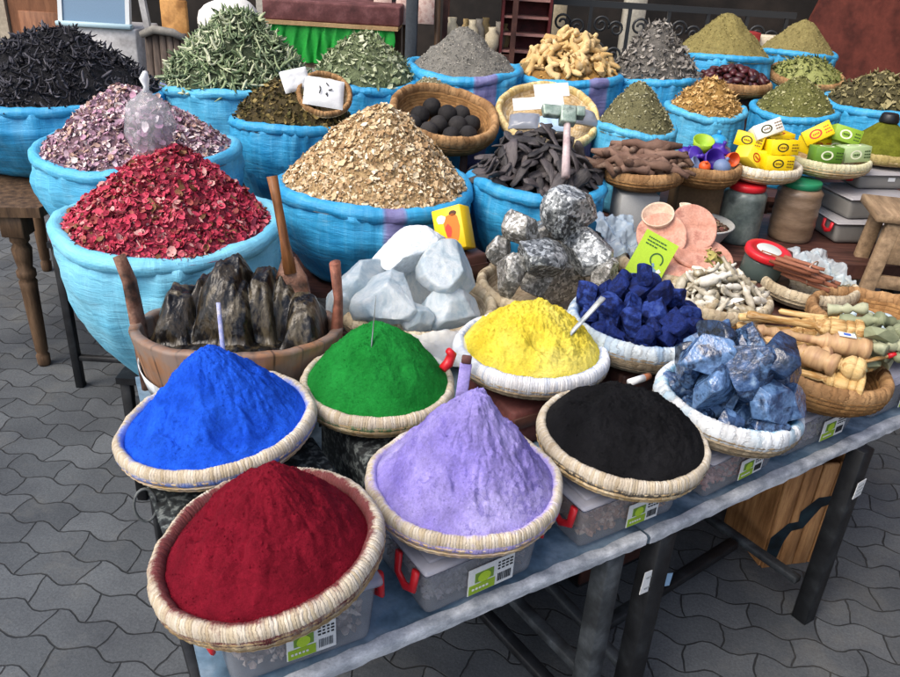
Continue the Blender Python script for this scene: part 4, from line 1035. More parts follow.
# lime green printed card on the indigo lumps
cd = empty('printed_card', (.50, 2.005, .742), 'lime green printed card standing between the indigo lumps and the clay discs', 'card', rot=(R_(-24), R_(24), R_(-8)))
MB().box((0, 0, .062), (.098, .002, .13)).build('card_sheet', LIME, cd)
mb = MB(); dk = 0
for r, (z, w) in enumerate(((.112, .05), (.103, .06), (.094, .035))):
    x = -.035
    while x < -.035 + w: l = .004 + .006 * ((r * 7 + int(x * 1e4)) % 5) / 5; mb.box((x + l / 2, -.0018, z), (l, .001, .0035)); x += l + .002
v = []; k = 26
for i in range(k):
    a = -.5 + 5.0 * i / (k - 1); v += [(.014 + .019 * math.cos(a), -.0018, .066 + .019 * math.sin(a)), (.014 + .015 * math.cos(a), -.0018, .066 + .015 * math.sin(a))]
mb.add(v, [(2 * i, 2 * i + 1, 2 * i + 3, 2 * i + 2) for i in range(k - 1)], 0, False)
for i, (x, z, w, h) in enumerate(((.002, .038, .012, .012), (.018, .034, .014, .018), (.033, .04, .01, .012), (.012, .05, .01, .006))): mb.box((x, -.0018, z), (w, .001, h), (0, .3 * i, 0), mi=1 + i % 2)
mb.build('card_print', [flat('dark green print', '#2f5a2c', .6), WHITE, flat('grey blue print', '#6f8fae', .6)], cd)
# plastic bits between rocks and card
fl = []; k = 44
for i in range(k):
    for j in range(k): fl.append(((i / (k - 1) - .5) * .13, (j / (k - 1) - .5) * .16, .05 * fbm(Vector((i * .085, j * .085, 9)), 3) + .02))
tag(MB().add(fl, [(i * k + j, (i + 1) * k + j, (i + 1) * k + j + 1, i * k + j + 1) for i in range(k - 1) for j in range(k - 1)]).build('plastic_wrap', clear('bluish clear film', '#cfe2f2', .34, .06), loc=(.47, 2.23, .77), rot=(.5, .1, .3)), 'crumpled bluish clear plastic behind the silvery rocks', 'plastic wrap')
riser('low crate under the bluish crumpled plastic', (.46, 2.26), .14, .14, .735, DARKW)
# red lidded jar
jr = empty('glass_jar', (.852, 2.105, .735), 'squat glass jar with a red lid and white centre, beside the cinnamon', 'jar', rot=(R_(8), R_(6), 0))
MB().lathe([(0, 0), (.052, .002), (.056, .008), (.056, .056), (.052, .062), (0, .062)], 40).build('jar_body', clear('greenish jar glass', '#5f6d68', .55, .1), jr)
MB().lathe([(0, .064), (.060, .064), (.063, .067), (.063, .08), (.060, .084), (.045, .085), (.044, .0835), (0, .0835)], 48).build('lid', RED, jr)
MB().lathe([(0, .0845), (.033, .0848), (.034, .084)], 40).build('lid_label', flat('pale lid label', '#c5cbc4', .5), jr)
heap('jar_filling', 'dark green bits inside the red lidded jar', 'jar filling', (.852, 2.105, .74), .045, .045, [flat('dark green bits', '#1f2b22', .6)] * 2, [proto_hull(8, 1, .8, .6, 2)], 60, (.014, .024), seed=2, nr=10, ns=24)
riser('low crate under the red lidded jar', (.85, 2.12), .14, .14, .732, DARKW)
basket('shallow wicker tray holding the cinnamon bundle', (.97, 2.045, .742), .13, RIMG, BODYG, .045, .012, group=WB)
CINN = obj_random('cinnamon bark', ['#5b3323', '#7a4a33', '#93604a', '#6b3d2a'], .7, .2, 3, (8, .5, .004), stretch=(1, 5, 5))
rg = random.Random(9)
def quill(seed):
    r = random.Random(seed); m = MB(); m.tube([(-.5 + i * .2, r.uniform(-.012, .012), r.uniform(-.01, .01)) for i in range(6)], [.055, .06, .058, .06, .057, .055], 9, squash=.8, jit=.08, seed=seed); return np.concatenate(m.V), m.F, True
pl = [(Vector((-.005 * i + .022 * ((i * 2) % 5 - 2) * .7, .020 * (i % 5 - 2), .012 + .019 * (i // 5))), Euler((0, R_(rg.uniform(4, 9)), R_(-32 + rg.uniform(-6, 6))))) for i in range(14)]
many('cinnamon_stick', 'brown cinnamon stick in the tied bundle', 'cinnamon stick', 'bundle of cinnamon sticks', [quill(1), quill(2), quill(3)], CINN, pl, (.965, 2.03, .757), (.105, .13), rg)
tag(MB().tube([(.004 * math.sin(a * 2), .058 * math.cos(a), .03 * math.sin(a)) for a in [i * .35 for i in range(19)]], .0022, 5).build('bundle_tie', flat('pale string', '#b0907a', .7), loc=(.962, 2.03, .78), rot=(0, 0, R_(-32))), 'thin string tied round the cinnamon bundle', 'string')
fl = []
for i in range(k):
    for j in range(k): fl.append(((i / (k - 1) - .5) * .14, (j / (k - 1) - .5) * .15, .05 * fbm(Vector((i * .1, j * .1, 5)), 3) + .02))
tag(MB().add(fl, [(i * k + j, (i + 1) * k + j, (i + 1) * k + j + 1, i * k + j + 1) for i in range(k - 1) for j in range(k - 1)]).build('plastic_wrap', clear('white clear film', '#e3edf0', .34, .06), loc=(1.0, 2.08, .765), rot=(.3, .1, .3)), 'crumpled clear plastic behind the cinnamon bundle', 'plastic wrap')

# yellow printed carton between the alum and the beige sack
yb = empty('printed_carton', (.005, 2.10, .755), 'yellow and orange printed carton standing behind the alum crystals', 'carton', rot=(R_(-22), R_(-24), R_(-20)))
MB().box((0, 0, .06), (.09, .06, .12), bevel=.002, seg=1).build('carton_body', flat('yellow card', '#e9c51d', .45), yb)
mb = MB()
def blob(mb, x, y, z, rx, rz, mi, seed=0, n=18, face='front'):
    v = []
    for i in range(n):
        a = 2 * PI * i / n; q = 1 + .25 * noise.noise(Vector((math.cos(a) * 2, math.sin(a) * 2, seed)))
        v.append((x + rx * q * math.cos(a), y, z + rz * q * math.sin(a)) if face == 'front' else ((x + rx * q * math.cos(a), z + rz * q * math.sin(a), y) if face == 'top' else (y, x + rx * q * math.cos(a), z + rz * q * math.sin(a))))
    mb.add(v, [tuple(range(n))], mi, False)
blob(mb, .012, -.0308, .06, .024, .04, 0, 1); blob(mb, -.018, -.0308, .09, .014, .012, 1, 2); blob(mb, .0, -.0314, .055, .01, .018, 2, 3); blob(mb, .02, -.0308, .1, .012, .008, 3, 4); blob(mb, -.022, -.0308, .03, .012, .014, 2, 6)
blob(mb, 0, .1207, 0, .02, .012, 0, 4, face='top'); blob(mb, .02, .1213, .01, .009, .008, 3, 7, face='top')
blob(mb, .0, -.0457, .065, .016, .026, 2, 5, face='side'); blob(mb, .002, -.0463, .07, .008, .012, 1, 5, face='side')
mb.build('carton_print', [flat('orange print', '#e0731a', .5), WHITE, flat('red print', '#c23a22', .5), flat('brown print', '#4d2b16', .5)], yb)
riser('low crate under the yellow carton', (.005, 2.115), .13, .12, .752, DARKW)
# hammer leaning on the rocks
hm = empty('hammer', (.284, 2.125, .975), 'hammer with a greenish metal head and pale handle leaning upright on the rocks', 'hammer', rot=(R_(-38), R_(3), R_(4)))
MB().tube([(0, 0, 0), (0, 0, .05), (0, 0, .11), (0, 0, .165)], [.015, .014, .0125, .012], 12, squash=.8).build('handle', mat('pale pinkish handle', ['#a58f90', '#c4b2b2', '#8f7c7b'], .5, 14), hm)
mb = MB(); mb.box((0, 0, .178), (.044, .036, .05), bevel=.005); mb.box((-.045, 0, .186), (.055, .03, .03), bevel=.004, taper=.8); mb.box((.034, 0, .19), (.026, .03, .03), bevel=.004)
mb.build('hammer_head', mat('greenish worn metal', ['#5d7066', '#83968a', '#a3b2a6', '#4d5c55'], .45, 25, metal=.3), hm)

# ================================================================== stands and tables behind
def leg_turned(root, x, y, h, m):
    pr = [(0, 0), (.024, 0), (.028, .01), (.03, .04), (.022, .05), (.027, .06), (.031, .16), (.035, .30), (.038, .33), (.03, .34), (.04, .35), (.04, .37), (.03, .38), (.036, .41), (.042, .45), (.03, .47), (.04, .48), (.04, .50)]
    mb = MB(); mb.lathe([(r * .82, z * (h - .08) / .5) for r, z in pr], 24, c=(x, y, 0)); mb.box((x, y, h - .04), (.08, .08, .08), bevel=.003, seg=1); mb.build('turned_leg', m, root)
wt = empty('wooden_table', (0, 0, 0), 'old brown wooden table with turned legs under the black pod sack', 'table')
slab('tabletop', [(-1.98, 2.50), (-1.42, 2.58), (-1.30, 3.55), (-2.0, 3.6)], .60, .635, WOOD, wt)
for x, y in ((-1.53, 2.62), (-1.92, 2.56), (-1.40, 3.48), (-1.94, 3.5)): leg_turned(wt, x, y, .60, WOOD)
def stand(label, x0, y0, x1, y1, h, m, bar=.12, name='metal_stand', group='stands behind the front tables', w=.028):
    root = empty(name, (0, 0, 0), label, 'stand', group)
    slab('stand_top', [(x0, y0), (x1, y0), (x1, y1), (x0, y1)], h - .02, h, m, root)
    for x in (x0 + .02, x1 - .02):
        for y in (y0 + .02, y1 - .02): MB().box((x, y, (h - .02) / 2), (w, w, h - .02), bevel=.002, seg=1).build('leg', m, root)
    for y in (y0 + .02, y1 - .02): rail('cross_bar', (x0 + .03, y, bar), (x1 - .03, y, bar), .02, .02, m, root)
    return root
stand('black metal stand under the pale pink petal sack', -1.35, 2.46, -.72, 2.80, .56, BLACKM)
stand('low black metal stand under the rosebud sack', -.90, 1.86, -.55, 2.16, .42, BLACKM)
stand('black stand under the green pod sack', -1.25, 3.15, -.62, 3.7, .60, BLACKM)
stand('dark stand under the beige chip and black bark sacks', -.58, 2.22, .50, 2.82, .55, DARKW, name='low_bench', w=.05)
stand('dark bench under the far grey, ginger and sage heaps', -.72, 2.86, 1.02, 3.95, .62, DARKW, name='low_bench', w=.05)
stand('dark bench under the olive heaps and the date basket', 1.06, 3.32, 2.15, 4.85, .62, DARKW, name='low_bench', w=.05)
mt = empty('low_table', (0, 0, 0), 'low maroon table carrying the tall jars and smoky plastic boxes', 'table')
slab('tabletop', [(.42, 2.50), (1.62, 2.62), (1.95, 3.28), (.42, 2.98)], .575, .60, DARKW, mt)
slab('front_lip', [(.42, 2.485), (1.62, 2.605), (1.62, 2.619), (.42, 2.499)], .56, .61, DARKW, mt)
for x, y in ((.47, 2.54), (1.57, 2.65), (1.86, 3.2), (.47, 2.93)): MB().box((x, y, .287), (.04, .04, .575)).build('leg', BLACKM, mt)

# ================================================================== sacks and heaps
BL = ('#1f86bc', '#3fa6d4')
BP = ('#5fb2d2', '#86c8de')
BM_ = ('#3a9cc8', '#62b6d8')
HS = {}
stem = proto_arc(.5, .035, 4, 3)
pet = [proto_petal(.35, .8, k) for k in range(4)] + [proto_petal(.7, .9, 9)]
chipp = [proto_hull(8, 1, .8, .35, k) for k in range(4)] + [proto_leaf(.7, .1, .15)]
grain = [proto_hull(7, 1, .6, .5, k) for k in range(3)]
arcs = [proto_arc(1.2, .075), proto_arc(2.0, .08), proto_arc(.6, .07), proto_arc(2.8, .09)]
leafs = [proto_leaf(.3, .15, .25), proto_leaf(.5, .2, .35), proto_leaf(.2, .1, .5)]
SG = 'heaps of dried herbs and spices in sacks'
def load(slabel, hlabel, cat, c, R, rimz, basez, h, cols, base_cols, protos, n, size, seed, blues=BL, stripe=None, roll=.03, sy=1.0, hname='spice_heap', hz=-.02, hr=.94, base=.72, bulge=1.03, sag=.010, **kw):
    kw.setdefault('amp', .11); kw.setdefault('lean', (.1 * math.sin(seed * 2.3), .08 * math.cos(seed * 1.7))); kw.setdefault('groove', .03)
    sack(slabel, c, R, rimz, basez, sack_mat('sackcloth', blues[0], blues[1], stripe), seed, base=base, bulge=bulge, roll=roll, sy=sy, sag=sag)
    hm_ = isl('bits ' + hlabel[:30], cols); bm_ = mat('heap ' + hlabel[:30], base_cols, .9, 40, bump=(90, .8, .01))
    heap(hname, hlabel, cat, (c[0], c[1], rimz + hz), R * hr, h - hz, [bm_, hm_], protos, n, size, seed=seed, sy=sy, group=SG, **kw)

load('pale blue sack of red rosebuds, nearest of the sacks, behind the wooden tub', 'red rosebuds and petals heaped in the nearest sack', 'rosebuds', (-.745, 1.965), .285, .85, .42, .18,
     ['#b0304a', '#c8445c', '#d45a6c', '#96283e', '#cf6670', '#a0504a', '#5f1a22', '#b23248', '#b83850', '#80583c', '#cc4a60', '#a8324a', '#d09a94'], ['#6a2230', '#8f3444'], pet + [proto_arc(.9, .14), proto_arc(1.6, .16), chipp[0], stem], 9500, (.009, .018), 1, BP, base=.50, bulge=1.0, roll=.034, power=1.0, apex=.15, lift=.25, tilt=1.3)
load('pale blue sack of dusty pink petals behind the rosebuds', 'dusty pink and cream petals heaped in the second sack', 'petals', (-1.01, 2.49), .31, .90, .56, .17,
     ['#c4a9b4', '#d6bcc4', '#e6d4d4', '#9f8090', '#b595a5', '#9a7a7a', '#ece0da', '#6f5560', '#c0a090', '#b58aa0', '#cbb2a6', '#94707e'], ['#6a5058', '#8a7078'], pet + [proto_arc(.9, .14), chipp[0], chipp[1], stem], 9000, (.0095, .0185), 2, BM_, base=.6, power=1.0, apex=.2, lift=.25, tilt=1.2)
load('big blue sack of black pods, on the old turned leg table', 'black curled pods heaped in front of the grey cabinet', 'dried pods', (-1.60, 3.16), .42, .925, .635, .215,
     ['#1a1a1f', '#26262d', '#33333b', '#46454c', '#1f1d22', '#5a585e'], ['#0f0f12', '#1c1c20'], arcs, 2600, (.03, .055), 3, BL, base=.7, power=.9, apex=.2, lift=.2, tilt=.9, lean=(.12, 0))
load('blue sack of green curled pods beside the black pods', 'grey green curled pods heaped high', 'dried pods', (-.94, 3.41), .31, .955, .60, .25,
     ['#5d6f50', '#7b8d66', '#96a57c', '#b3bd96', '#4f5d44', '#8a9a78', '#c5c9aa'], ['#2b3424', '#465038'], arcs, 2100, (.036, .065), 4, BM_, (.33, .05), power=.8, apex=.25, lift=.2, tilt=.9)
load('blue sack of olive brown leaves behind the beige chips', 'olive brown dried leaves with white paper packets on top', 'dried leaves', (-.63, 3.0), .232, .91, .55, .125,
     ['#4a3f22', '#63542e', '#7a6a3a', '#55502a', '#37301c', '#8a7848'], ['#352c18', '#4d4224'], chipp + leafs, 1500, (.014, .03), 5, BL, base=.6, power=.8, apex=.25, lift=.25, tilt=1.1)
load('large blue sack of beige chips with a faded purple stripe, in the centre', 'beige chips heaped in a big cone in the centre', 'dried chips', (-.27, 2.465), .31, .84, .55, .235,
     ['#c2a880', '#d4bc94', '#e0ccaa', '#b09068', '#ead9ba', '#caad86', '#a58660'], ['#9a7f58', '#b59a70'], chipp + [stem], 9500, (.012, .024), 6, BL, (.549, .035), roll=.036, power=.95, apex=.16, lift=.2, tilt=.9)
load('pale topped blue sack of sage leaves in front of the green cloth', 'pale green sage leaves heaped in a small dome', 'dried leaves', (-.42, 3.46), .228, .99, .62, .16,
     ['#7d8a66', '#97a27c', '#aeb594', '#66724f', '#c0c4a5'], ['#4d573c', '#6a7454'], leafs + chipp[:2], 1300, (.018, .034), 7, BL, power=.75, apex=.3, lift=.25, tilt=1.0)
load('blue sack of fine grey seed with a purple stripe, by the dark post', 'fine grey seed heaped in a smooth cone', 'seeds', (-.01, 3.57), .25, 1.04, .62, .145,
     ['#6f6d66', '#85827a', '#99958b', '#5c5a55', '#a8a296'], ['#66645d', '#7d7a72'], grain, 2600, (.007, .012), 8, BL, (.56, .07), power=1.0, apex=.16, lift=.1)
load('blue sack of ginger roots with a purple stripe, by the railing', 'bed of pale dried roots beneath the ginger pieces', 'dried roots', (.44, 3.65), .24, 1.03, .62, .06,
     ['#b58a48', '#c9a05c', '#a3783a'], ['#7d5c2c', '#94703a'], chipp, 300, (.02, .04), 9, BL, (.58, .07), power=.7, apex=.3)
load('blue sack of grey crumpled leaves under the railing', 'grey crumpled leaves heaped in a tall cone', 'dried leaves', (.84, 3.75), .21, 1.03, .62, .21,
     ['#77726c', '#87827b', '#98928a', '#66625d', '#a8a299'], ['#55524d', '#6a6660'], leafs + chipp[:2], 1100, (.02, .038), 10, BL, power=.9, apex=.2, lift=.25, tilt=1.1, roll=.026)
load('far blue sack of olive green powder before the railing', 'tall olive green powdery cone at the back', 'ground herbs', (1.29, 4.31), .25, 1.08, .62, .18,
     ['#7a6f3e', '#8f8450', '#6a6034', '#a0945c'], ['#756a3c', '#8a7f4c'], grain, 1600, (.006, .012), 11, BL, power=1.0, apex=.18, lift=.1, roll=.026)
load('farthest blue sack of olive powder beside the red brown board', 'shorter olive cone beside the red brown board', 'ground herbs', (1.78, 4.62), .21, 1.08, .62, .15,
     ['#7a6f42', '#8f8453', '#6a6036', '#9b8f5e'], ['#766b40', '#897e4e'], grain, 1200, (.006, .012), 12, BL, power=1.0, apex=.2, lift=.1, roll=.026)
load('small blue sack of speckled green seed behind the knobbly roots', 'speckled grey green seed heaped behind the knobbly roots', 'seeds', (.64, 3.02), .152, .95, .62, .15,
     ['#6b6848', '#84805a', '#989370', '#55523a', '#a8a484'], ['#5a573c', '#716d4c'], grain + chipp[:1], 1300, (.008, .016), 13, BM_, power=.85, apex=.25, lift=.15, roll=.024)
load('small blue sack of tan shavings behind the yellow cartons', 'tan shavings heaped behind the yellow cartons', 'dried shavings', (1.0, 3.42), .165, .955, .60, .115,
     ['#a8834c', '#bf9a60', '#d0ae78', '#8f6c3a', '#c7a46c'], ['#85642f', '#a07c44'], leafs + chipp[:2], 1000, (.013, .026), 14, BM_, power=.85, apex=.25, lift=.15, roll=.024)
load('small blue sack of green herb crumbs behind the green cartons', 'green herb crumbs heaped behind the green soap cartons', 'dried herbs', (1.43, 3.58), .185, .945, .60, .13,
     ['#6a6b3c', '#7f7f4c', '#949260', '#54562f', '#a5a276'], ['#515226', '#6a6a3a'], grain + chipp[:2], 1200, (.008, .018), 15, BL, power=.85, apex=.25, lift=.15, roll=.024)
load('blue sack of dull green bark before the red brown board', 'dull green curled bark heaped before the red brown board', 'dried bark', (1.92, 3.86), .24, .95, .60, .125,
     ['#5a5434', '#726a44', '#8a8058', '#443f28', '#9a9068'], ['#3a3620', '#524c30'], arcs[:3] + chipp, 750, (.022, .045), 16, BL, power=.7, apex=.3, lift=.2, tilt=.9, roll=.028)
load('small blue sack of brick red seed behind the tilted packet basket', 'brick red dried seed behind the tilted packet basket', 'seeds', (.325, 3.37), .155, .94, .62, .08,
     ['#6b3a30', '#854a3c', '#55302a', '#9a6050'], ['#502c25', '#6a3c32'], grain + chipp[:1], 800, (.009, .017), 17, BL, power=.85, apex=.25, lift=.15, roll=.022)
load('small blue sack of pale grey green seed behind the basket of black balls', 'pale grey green seed behind the basket of black balls', 'seeds', (-.13, 3.22), .155, .945, .62, .09,
     ['#8f8a6c', '#a5a084', '#7a765a', '#b8b298'], ['#76725a', '#8c886c'], grain + chipp[:1], 1000, (.009, .017), 18, BL, power=.85, apex=.25, lift=.15, roll=.022)
sack('blue sack of black bark slabs behind the silvery rocks', (.255, 2.625), .23, .84, .55, sack_mat('sackcloth', BL[0], BL[1]), 19, roll=.034)
# slabs of bark: each a thing
BARK = obj_random('black bark', ['#1c1a1b', '#2e2b2b', '#454040', '#5c5555', '#252223'], .5, .35, 3, (6, .6, .006), stretch=(1, 5, 5))
def slabp(seed, L=1.0, w=.28, t=.06):
    r = random.Random(seed); m = MB(); P = [(-.5 + i / 7, .05 * math.sin(i * .9 + seed), .10 * math.sin(i * .6 + seed * 2)) for i in range(8)]
    m.tube(P, [w * .5 * r.uniform(.7, 1) * (.6 if i in (0, 7) else 1) for i in range(8)], 10, squash=.32, jit=.12, seed=seed); return np.concatenate(m.V), m.F, True
rg = random.Random(12); zf = mound_fn(.215, .165, 4, .7, .3, .04)
many('dried_bark', 'black brown curved bark slab heaped in a blue sack', 'bark', 'black bark slabs heaped in a sack', [slabp(1), slabp(2), slabp(3), slabp(4, w=.4)], BARK, lay_on(zf, .205, 46, rg, (1.0, .72, .4), tilt=.3), (.255, 2.625, .82), (.08, .15), rg)
heap('bark_litter', 'dark bark crumbs under the bark slabs', 'bark crumbs', (.255, 2.625, .80), .205, .07, [mat('bark litter', ['#141213', '#262323'], .9)] * 2, chipp, 200, (.015, .03), seed=3)
GING = obj_random('ginger root', ['#a5834f', '#c2a16a', '#d2b684', '#b39058', '#dfcaa0'], .7, .25, 3, (8, .5, .005))
def rootp(seed, th=.12):
    r = random.Random(seed); m = MB(); P = [(-.5 + i / 6, r.uniform(-.12, .12), r.uniform(-.08, .08)) for i in range(7)]
    m.tube(P, [th * r.uniform(.6, 1.25) * (.5 if i in (0, 6) else 1) for i in range(7)], 8, jit=.12, seed=seed)
    k = r.uniform(-.2, .2); m.tube([(k, 0, 0), (k + .1, .16, .05), (k + .16, .26, .08)], [th * .9, th * .75, th * .35], 7, jit=.1, seed=seed); return np.concatenate(m.V), m.F, True
rg = random.Random(14); zf = mound_fn(.215, .165, 6, .75, .3, .05)
many('ginger_root', 'golden beige ginger root piled in the striped blue sack', 'ginger root', 'ginger roots heaped in a sack', [rootp(k, .12) for k in range(4)] + [proto_hull(10, 1, .6, .3, 4, .03), proto_hull(10, 1, .5, .35, 8, .03)], GING, lay_on(zf, .20, 60, rg, (1.0, .7), tilt=.5), (.44, 3.65, 1.02), (.07, .14), rg)

# clear bag of petals standing on the rosebuds
bgm = MB(); v, f = icos(4); q = []
for p in v:
    d = Vector(p); k = 1 + .10 * fbm(d * 2.2, 3); z = d.z * .082
    w = 1.0 if d.z < .55 else max(.16, 1 - (d.z - .55) / .38 * .85)
    q.append((d.x * .062 * k * w, d.y * .048 * k * w, z * (1 if d.z < .5 else 1.25)))
bag = empty('plastic_bag', (-.775, 1.985, 1.075), 'clear plastic bag of petals tied at the top, on the peak of the rosebuds', 'plastic bag')
bgm.add(q, f); bgm.build('bag_film', clear('bag film', '#f2f4f6', .2, .06), bag)
tm = MB(); tm.tube([(0, 0, .085), (.002, 0, .098), (-.002, .002, .115), (.004, 0, .132)], [.012, .009, .017, .008], 10, squash=.6, jit=.2); tm.build('tied_top', clear('bunched film', '#f4f6f8', .7, .1), bag)
bp = MB(); rg = random.Random(2)
for i in range(240):
    d = Vector((rg.gauss(0, 1), rg.gauss(0, 1), rg.gauss(0, 1))).normalized() * rg.uniform(.4, .92); vv, ff, sm = pet[rg.randrange(5)]
    bp.add(vv @ rotm(rand_rot(rg)).T * rg.uniform(.016, .026) + np.array((d.x * .055, d.y * .042, d.z * .06 - .012)), ff, 0, sm)
tag(bp.build('bagged_petals', isl('bagged petals', ['#b592a8', '#cfb5c0', '#8f6a80', '#e0d0d4', '#a87a98']), loc=(-.775, 1.985, 1.075)), 'pink petals inside the tied clear bag', 'petals', None, 'stuff')
# packets on the olive brown leaves
tr_ = basket('small tilted straw tray with a white packet, on the olive brown leaves', (-.50, 2.93, 1.005), .10, RIMD, BODY, .03, .010, rot=(R_(38), R_(12), 0), group='wicker trays behind the beige chips')
def pillow(name, label, cat, c, s, rot, m, seed, marks=True, group=None):
    root = empty(name, c, label, cat, group, rot); k = 16; v = []; f = []
    for sgn in (1, -1):
        for i in range(k):
            for j in range(k):
                x = i / (k - 1) - .5; y = j / (k - 1) - .5; e = max(0, (1 - (2 * x) ** 4) * (1 - (2 * y) ** 4)) ** .6
                v.append((x * s[0], y * s[1], sgn * s[2] * e * (.5 + .25 * fbm(Vector((x * 5, y * 5, seed)), 3)) ))
    for o in (0, k * k):
        for i in range(k - 1):
            for j in range(k - 1): f.append((o + i * k + j, o + (i + 1) * k + j, o + (i + 1) * k + j + 1, o + i * k + j + 1))
    MB().add(v, f).build('packet_body', m, root)
    if marks:
        mb = MB(); rg = random.Random(seed)
        for i in range(6): mb.box((rg.uniform(-.22, .22) * s[0], rg.uniform(-.22, .22) * s[1], s[2] * .62), (s[0] * rg.uniform(.05, .14), s[1] * .035, .001), (0, 0, rg.uniform(0, 3)))
        mb.build('written_marks', INK, root)
    return root
pillow('paper_packet', 'round white packet with scribbled marks on the small tilted tray', 'packet', (-.50, 2.915, 1.012), (.14, .13, .035), (R_(38), R_(8), R_(10)), WHITE, 3)
pillow('paper_packet', 'blank white paper packet leaning on the olive brown leaves', 'packet', (-.605, 2.94, 1.045), (.10, .08, .025), (R_(60), R_(-10), R_(28)), WHITE, 5, False)

# ================================================================== middle baskets
basket('tilted brown basket of black balls behind the beige chips', (-.07, 2.94, .955), .205, RIMD, BODYD, .085, .016, rot=(R_(16), R_(8), 0), group='baskets of the middle row', coil=.013)
stand('small wooden box propping up the basket of black balls', -.17, 2.88, .03, 3.02, .86, DARKW, bar=.7, name='prop_stool')
BALL = obj_random('black dusty balls', ['#1a191a', '#2c2a2a', '#3d3a38'], .8, .2, 25, (60, .6, .006))
for i, (x, y, r) in enumerate(((-.09, .02, .036), (-.02, -.02, .034), (.05, .0, .036), (.10, .03, .034), (.01, .07, .036), (-.05, -.075, .034), (.03, -.08, .033), (.09, -.05, .034), (-.11, -.045, .033), (.06, .09, .034), (-.05, .10, .035))):
    v, f = icos(3); o = Vector((i * 3.3, 0, 0))
    ob = MB().add([tuple(Vector(p) * r * (1 + .12 * fbm(Vector(p) * 2 + o, 3))) for p in v], f).build('black_ball', BALL, loc=(-.07 + x, 2.94 + y, .925 + y * .28 - x * .13))
    tag(ob, 'dusty black ball in the tilted brown basket', 'ball', 'dusty black balls in a basket')
basket('tilted pale straw basket of plastic packets behind the black bark', (.315, 3.05, .955), .195, straw_mat('pale yellow straw rim', ['#c2a560', '#d9c084', '#e3d09e', '#b0914c'], 60), BODY, .05, .014, rot=(R_(26), R_(2), 0), group='baskets of the middle row')
stand('small wooden box propping up the basket of packets', .22, 3.0, .42, 3.12, .87, DARKW, bar=.72, name='prop_stool')
bd = empty('price_card', (.275, 3.06, .995), 'white card strip lying across the tilted packet basket', 'card', rot=(R_(50), R_(-6), R_(6)))
MB().box((0, 0, 0), (.19, .05, .002)).build('card_sheet', WHITE, bd); MB().box((.055, .048, .001), (.13, .055, .002)).build('card_sheet', WHITE, bd)
GREYPK = clear('smoky packet film', '#8a8f98', .8, .15)
for lb, c, rt, m in (('smoky grey packet behind the hammer, nearest the speckled seed', (.44, 3.0, .965), (R_(30), R_(10), R_(20)), GREYPK), ('smoky grey packet nearest the basket of black balls', (.22, 2.96, .945), (R_(28), R_(-6), R_(-10)), GREYPK), ('clear bluish packet at the front of the tilted basket', (.33, 2.95, .945), (R_(25), 0, R_(4)), clear('bluish packet film', '#b9d2e6', .7, .12))):
    pillow('plastic_packet', lb, 'packet', c, (.11, .08, .035), rt, m, int(c[0] * 99), False, 'plastic packets in the tilted straw basket')

basket('wicker basket of knobbly brown roots', (.615, 2.685, .862), .142, RIMD, BODYD, .05, .014, rot=(0, R_(-3), 0), group='baskets of the middle row', coil=.012)
ROOT = obj_random('brown roots', ['#4f3a30', '#6a5145', '#82685a', '#5a4438', '#9a8574'], .8, .2, 3, (8, .7, .006))
rg = random.Random(15); zf = mound_fn(.125, .075, 8, .7, .35, .04)
pl = [(p, Euler((e.x, e.y, e.z))) for p, e in lay_on(zf, .115, 17, rg, (1.0, .5), tilt=.12)]
pl = [(p, Euler((rg.uniform(-.15, .15), rg.uniform(-.15, .15), rg.choice((0, PI)) + rg.uniform(-.5, .5)))) for p, e in pl]
many('knobbly_root', 'knobbly brown root lying in the wicker basket', 'root', 'knobbly brown roots in a basket', [rootp(k + 20, .085) for k in range(5)], ROOT, pl, (.615, 2.685, .865), (.13, .22), rg)
basket('brown wicker basket of purple and orange trinkets', (.85, 2.785, .865), .128, RIMD, BODYD, .06, .013, group='baskets of the middle row', coil=.013)
PURP = flat('purple plastic', '#3d1f8c', .4); ORNG = flat('orange plastic', '#d8561e', .45); LIMEP = flat('lime plastic', '#93b52a', .45); SLATE = flat('slate blue plastic', '#66789a', .5); TURQ = flat('turquoise plastic', '#2a8fc4', .4)
def trinket(label, c, m, kind, s, rot):
    mb = MB()
    if kind == 'top': mb.lathe([(0, -.5), (.05, -.46), (.08, -.30), (.42, -.02), (.46, .06), (.42, .14), (.12, .20), (.08, .34), (.10, .46), (0, .5)], 24)
    elif kind == 'bowl': mb.lathe([(0, -.4), (.2, -.4), (.42, -.1), (.5, .3), (.46, .3), (.36, -.05), (0, -.28)], 24)
    else:
        v, f = icos(3); mb.add(v * .5 * np.array((1, 1, .9)), f); mb.lathe([(0, .42), (.12, .42), (.10, .62), (0, .63)], 14)
    mb.V = [x * s for x in mb.V]; tag(mb.build('trinket', m, loc=c, rot=rot), label, 'trinket', 'plastic trinkets in a brown basket')
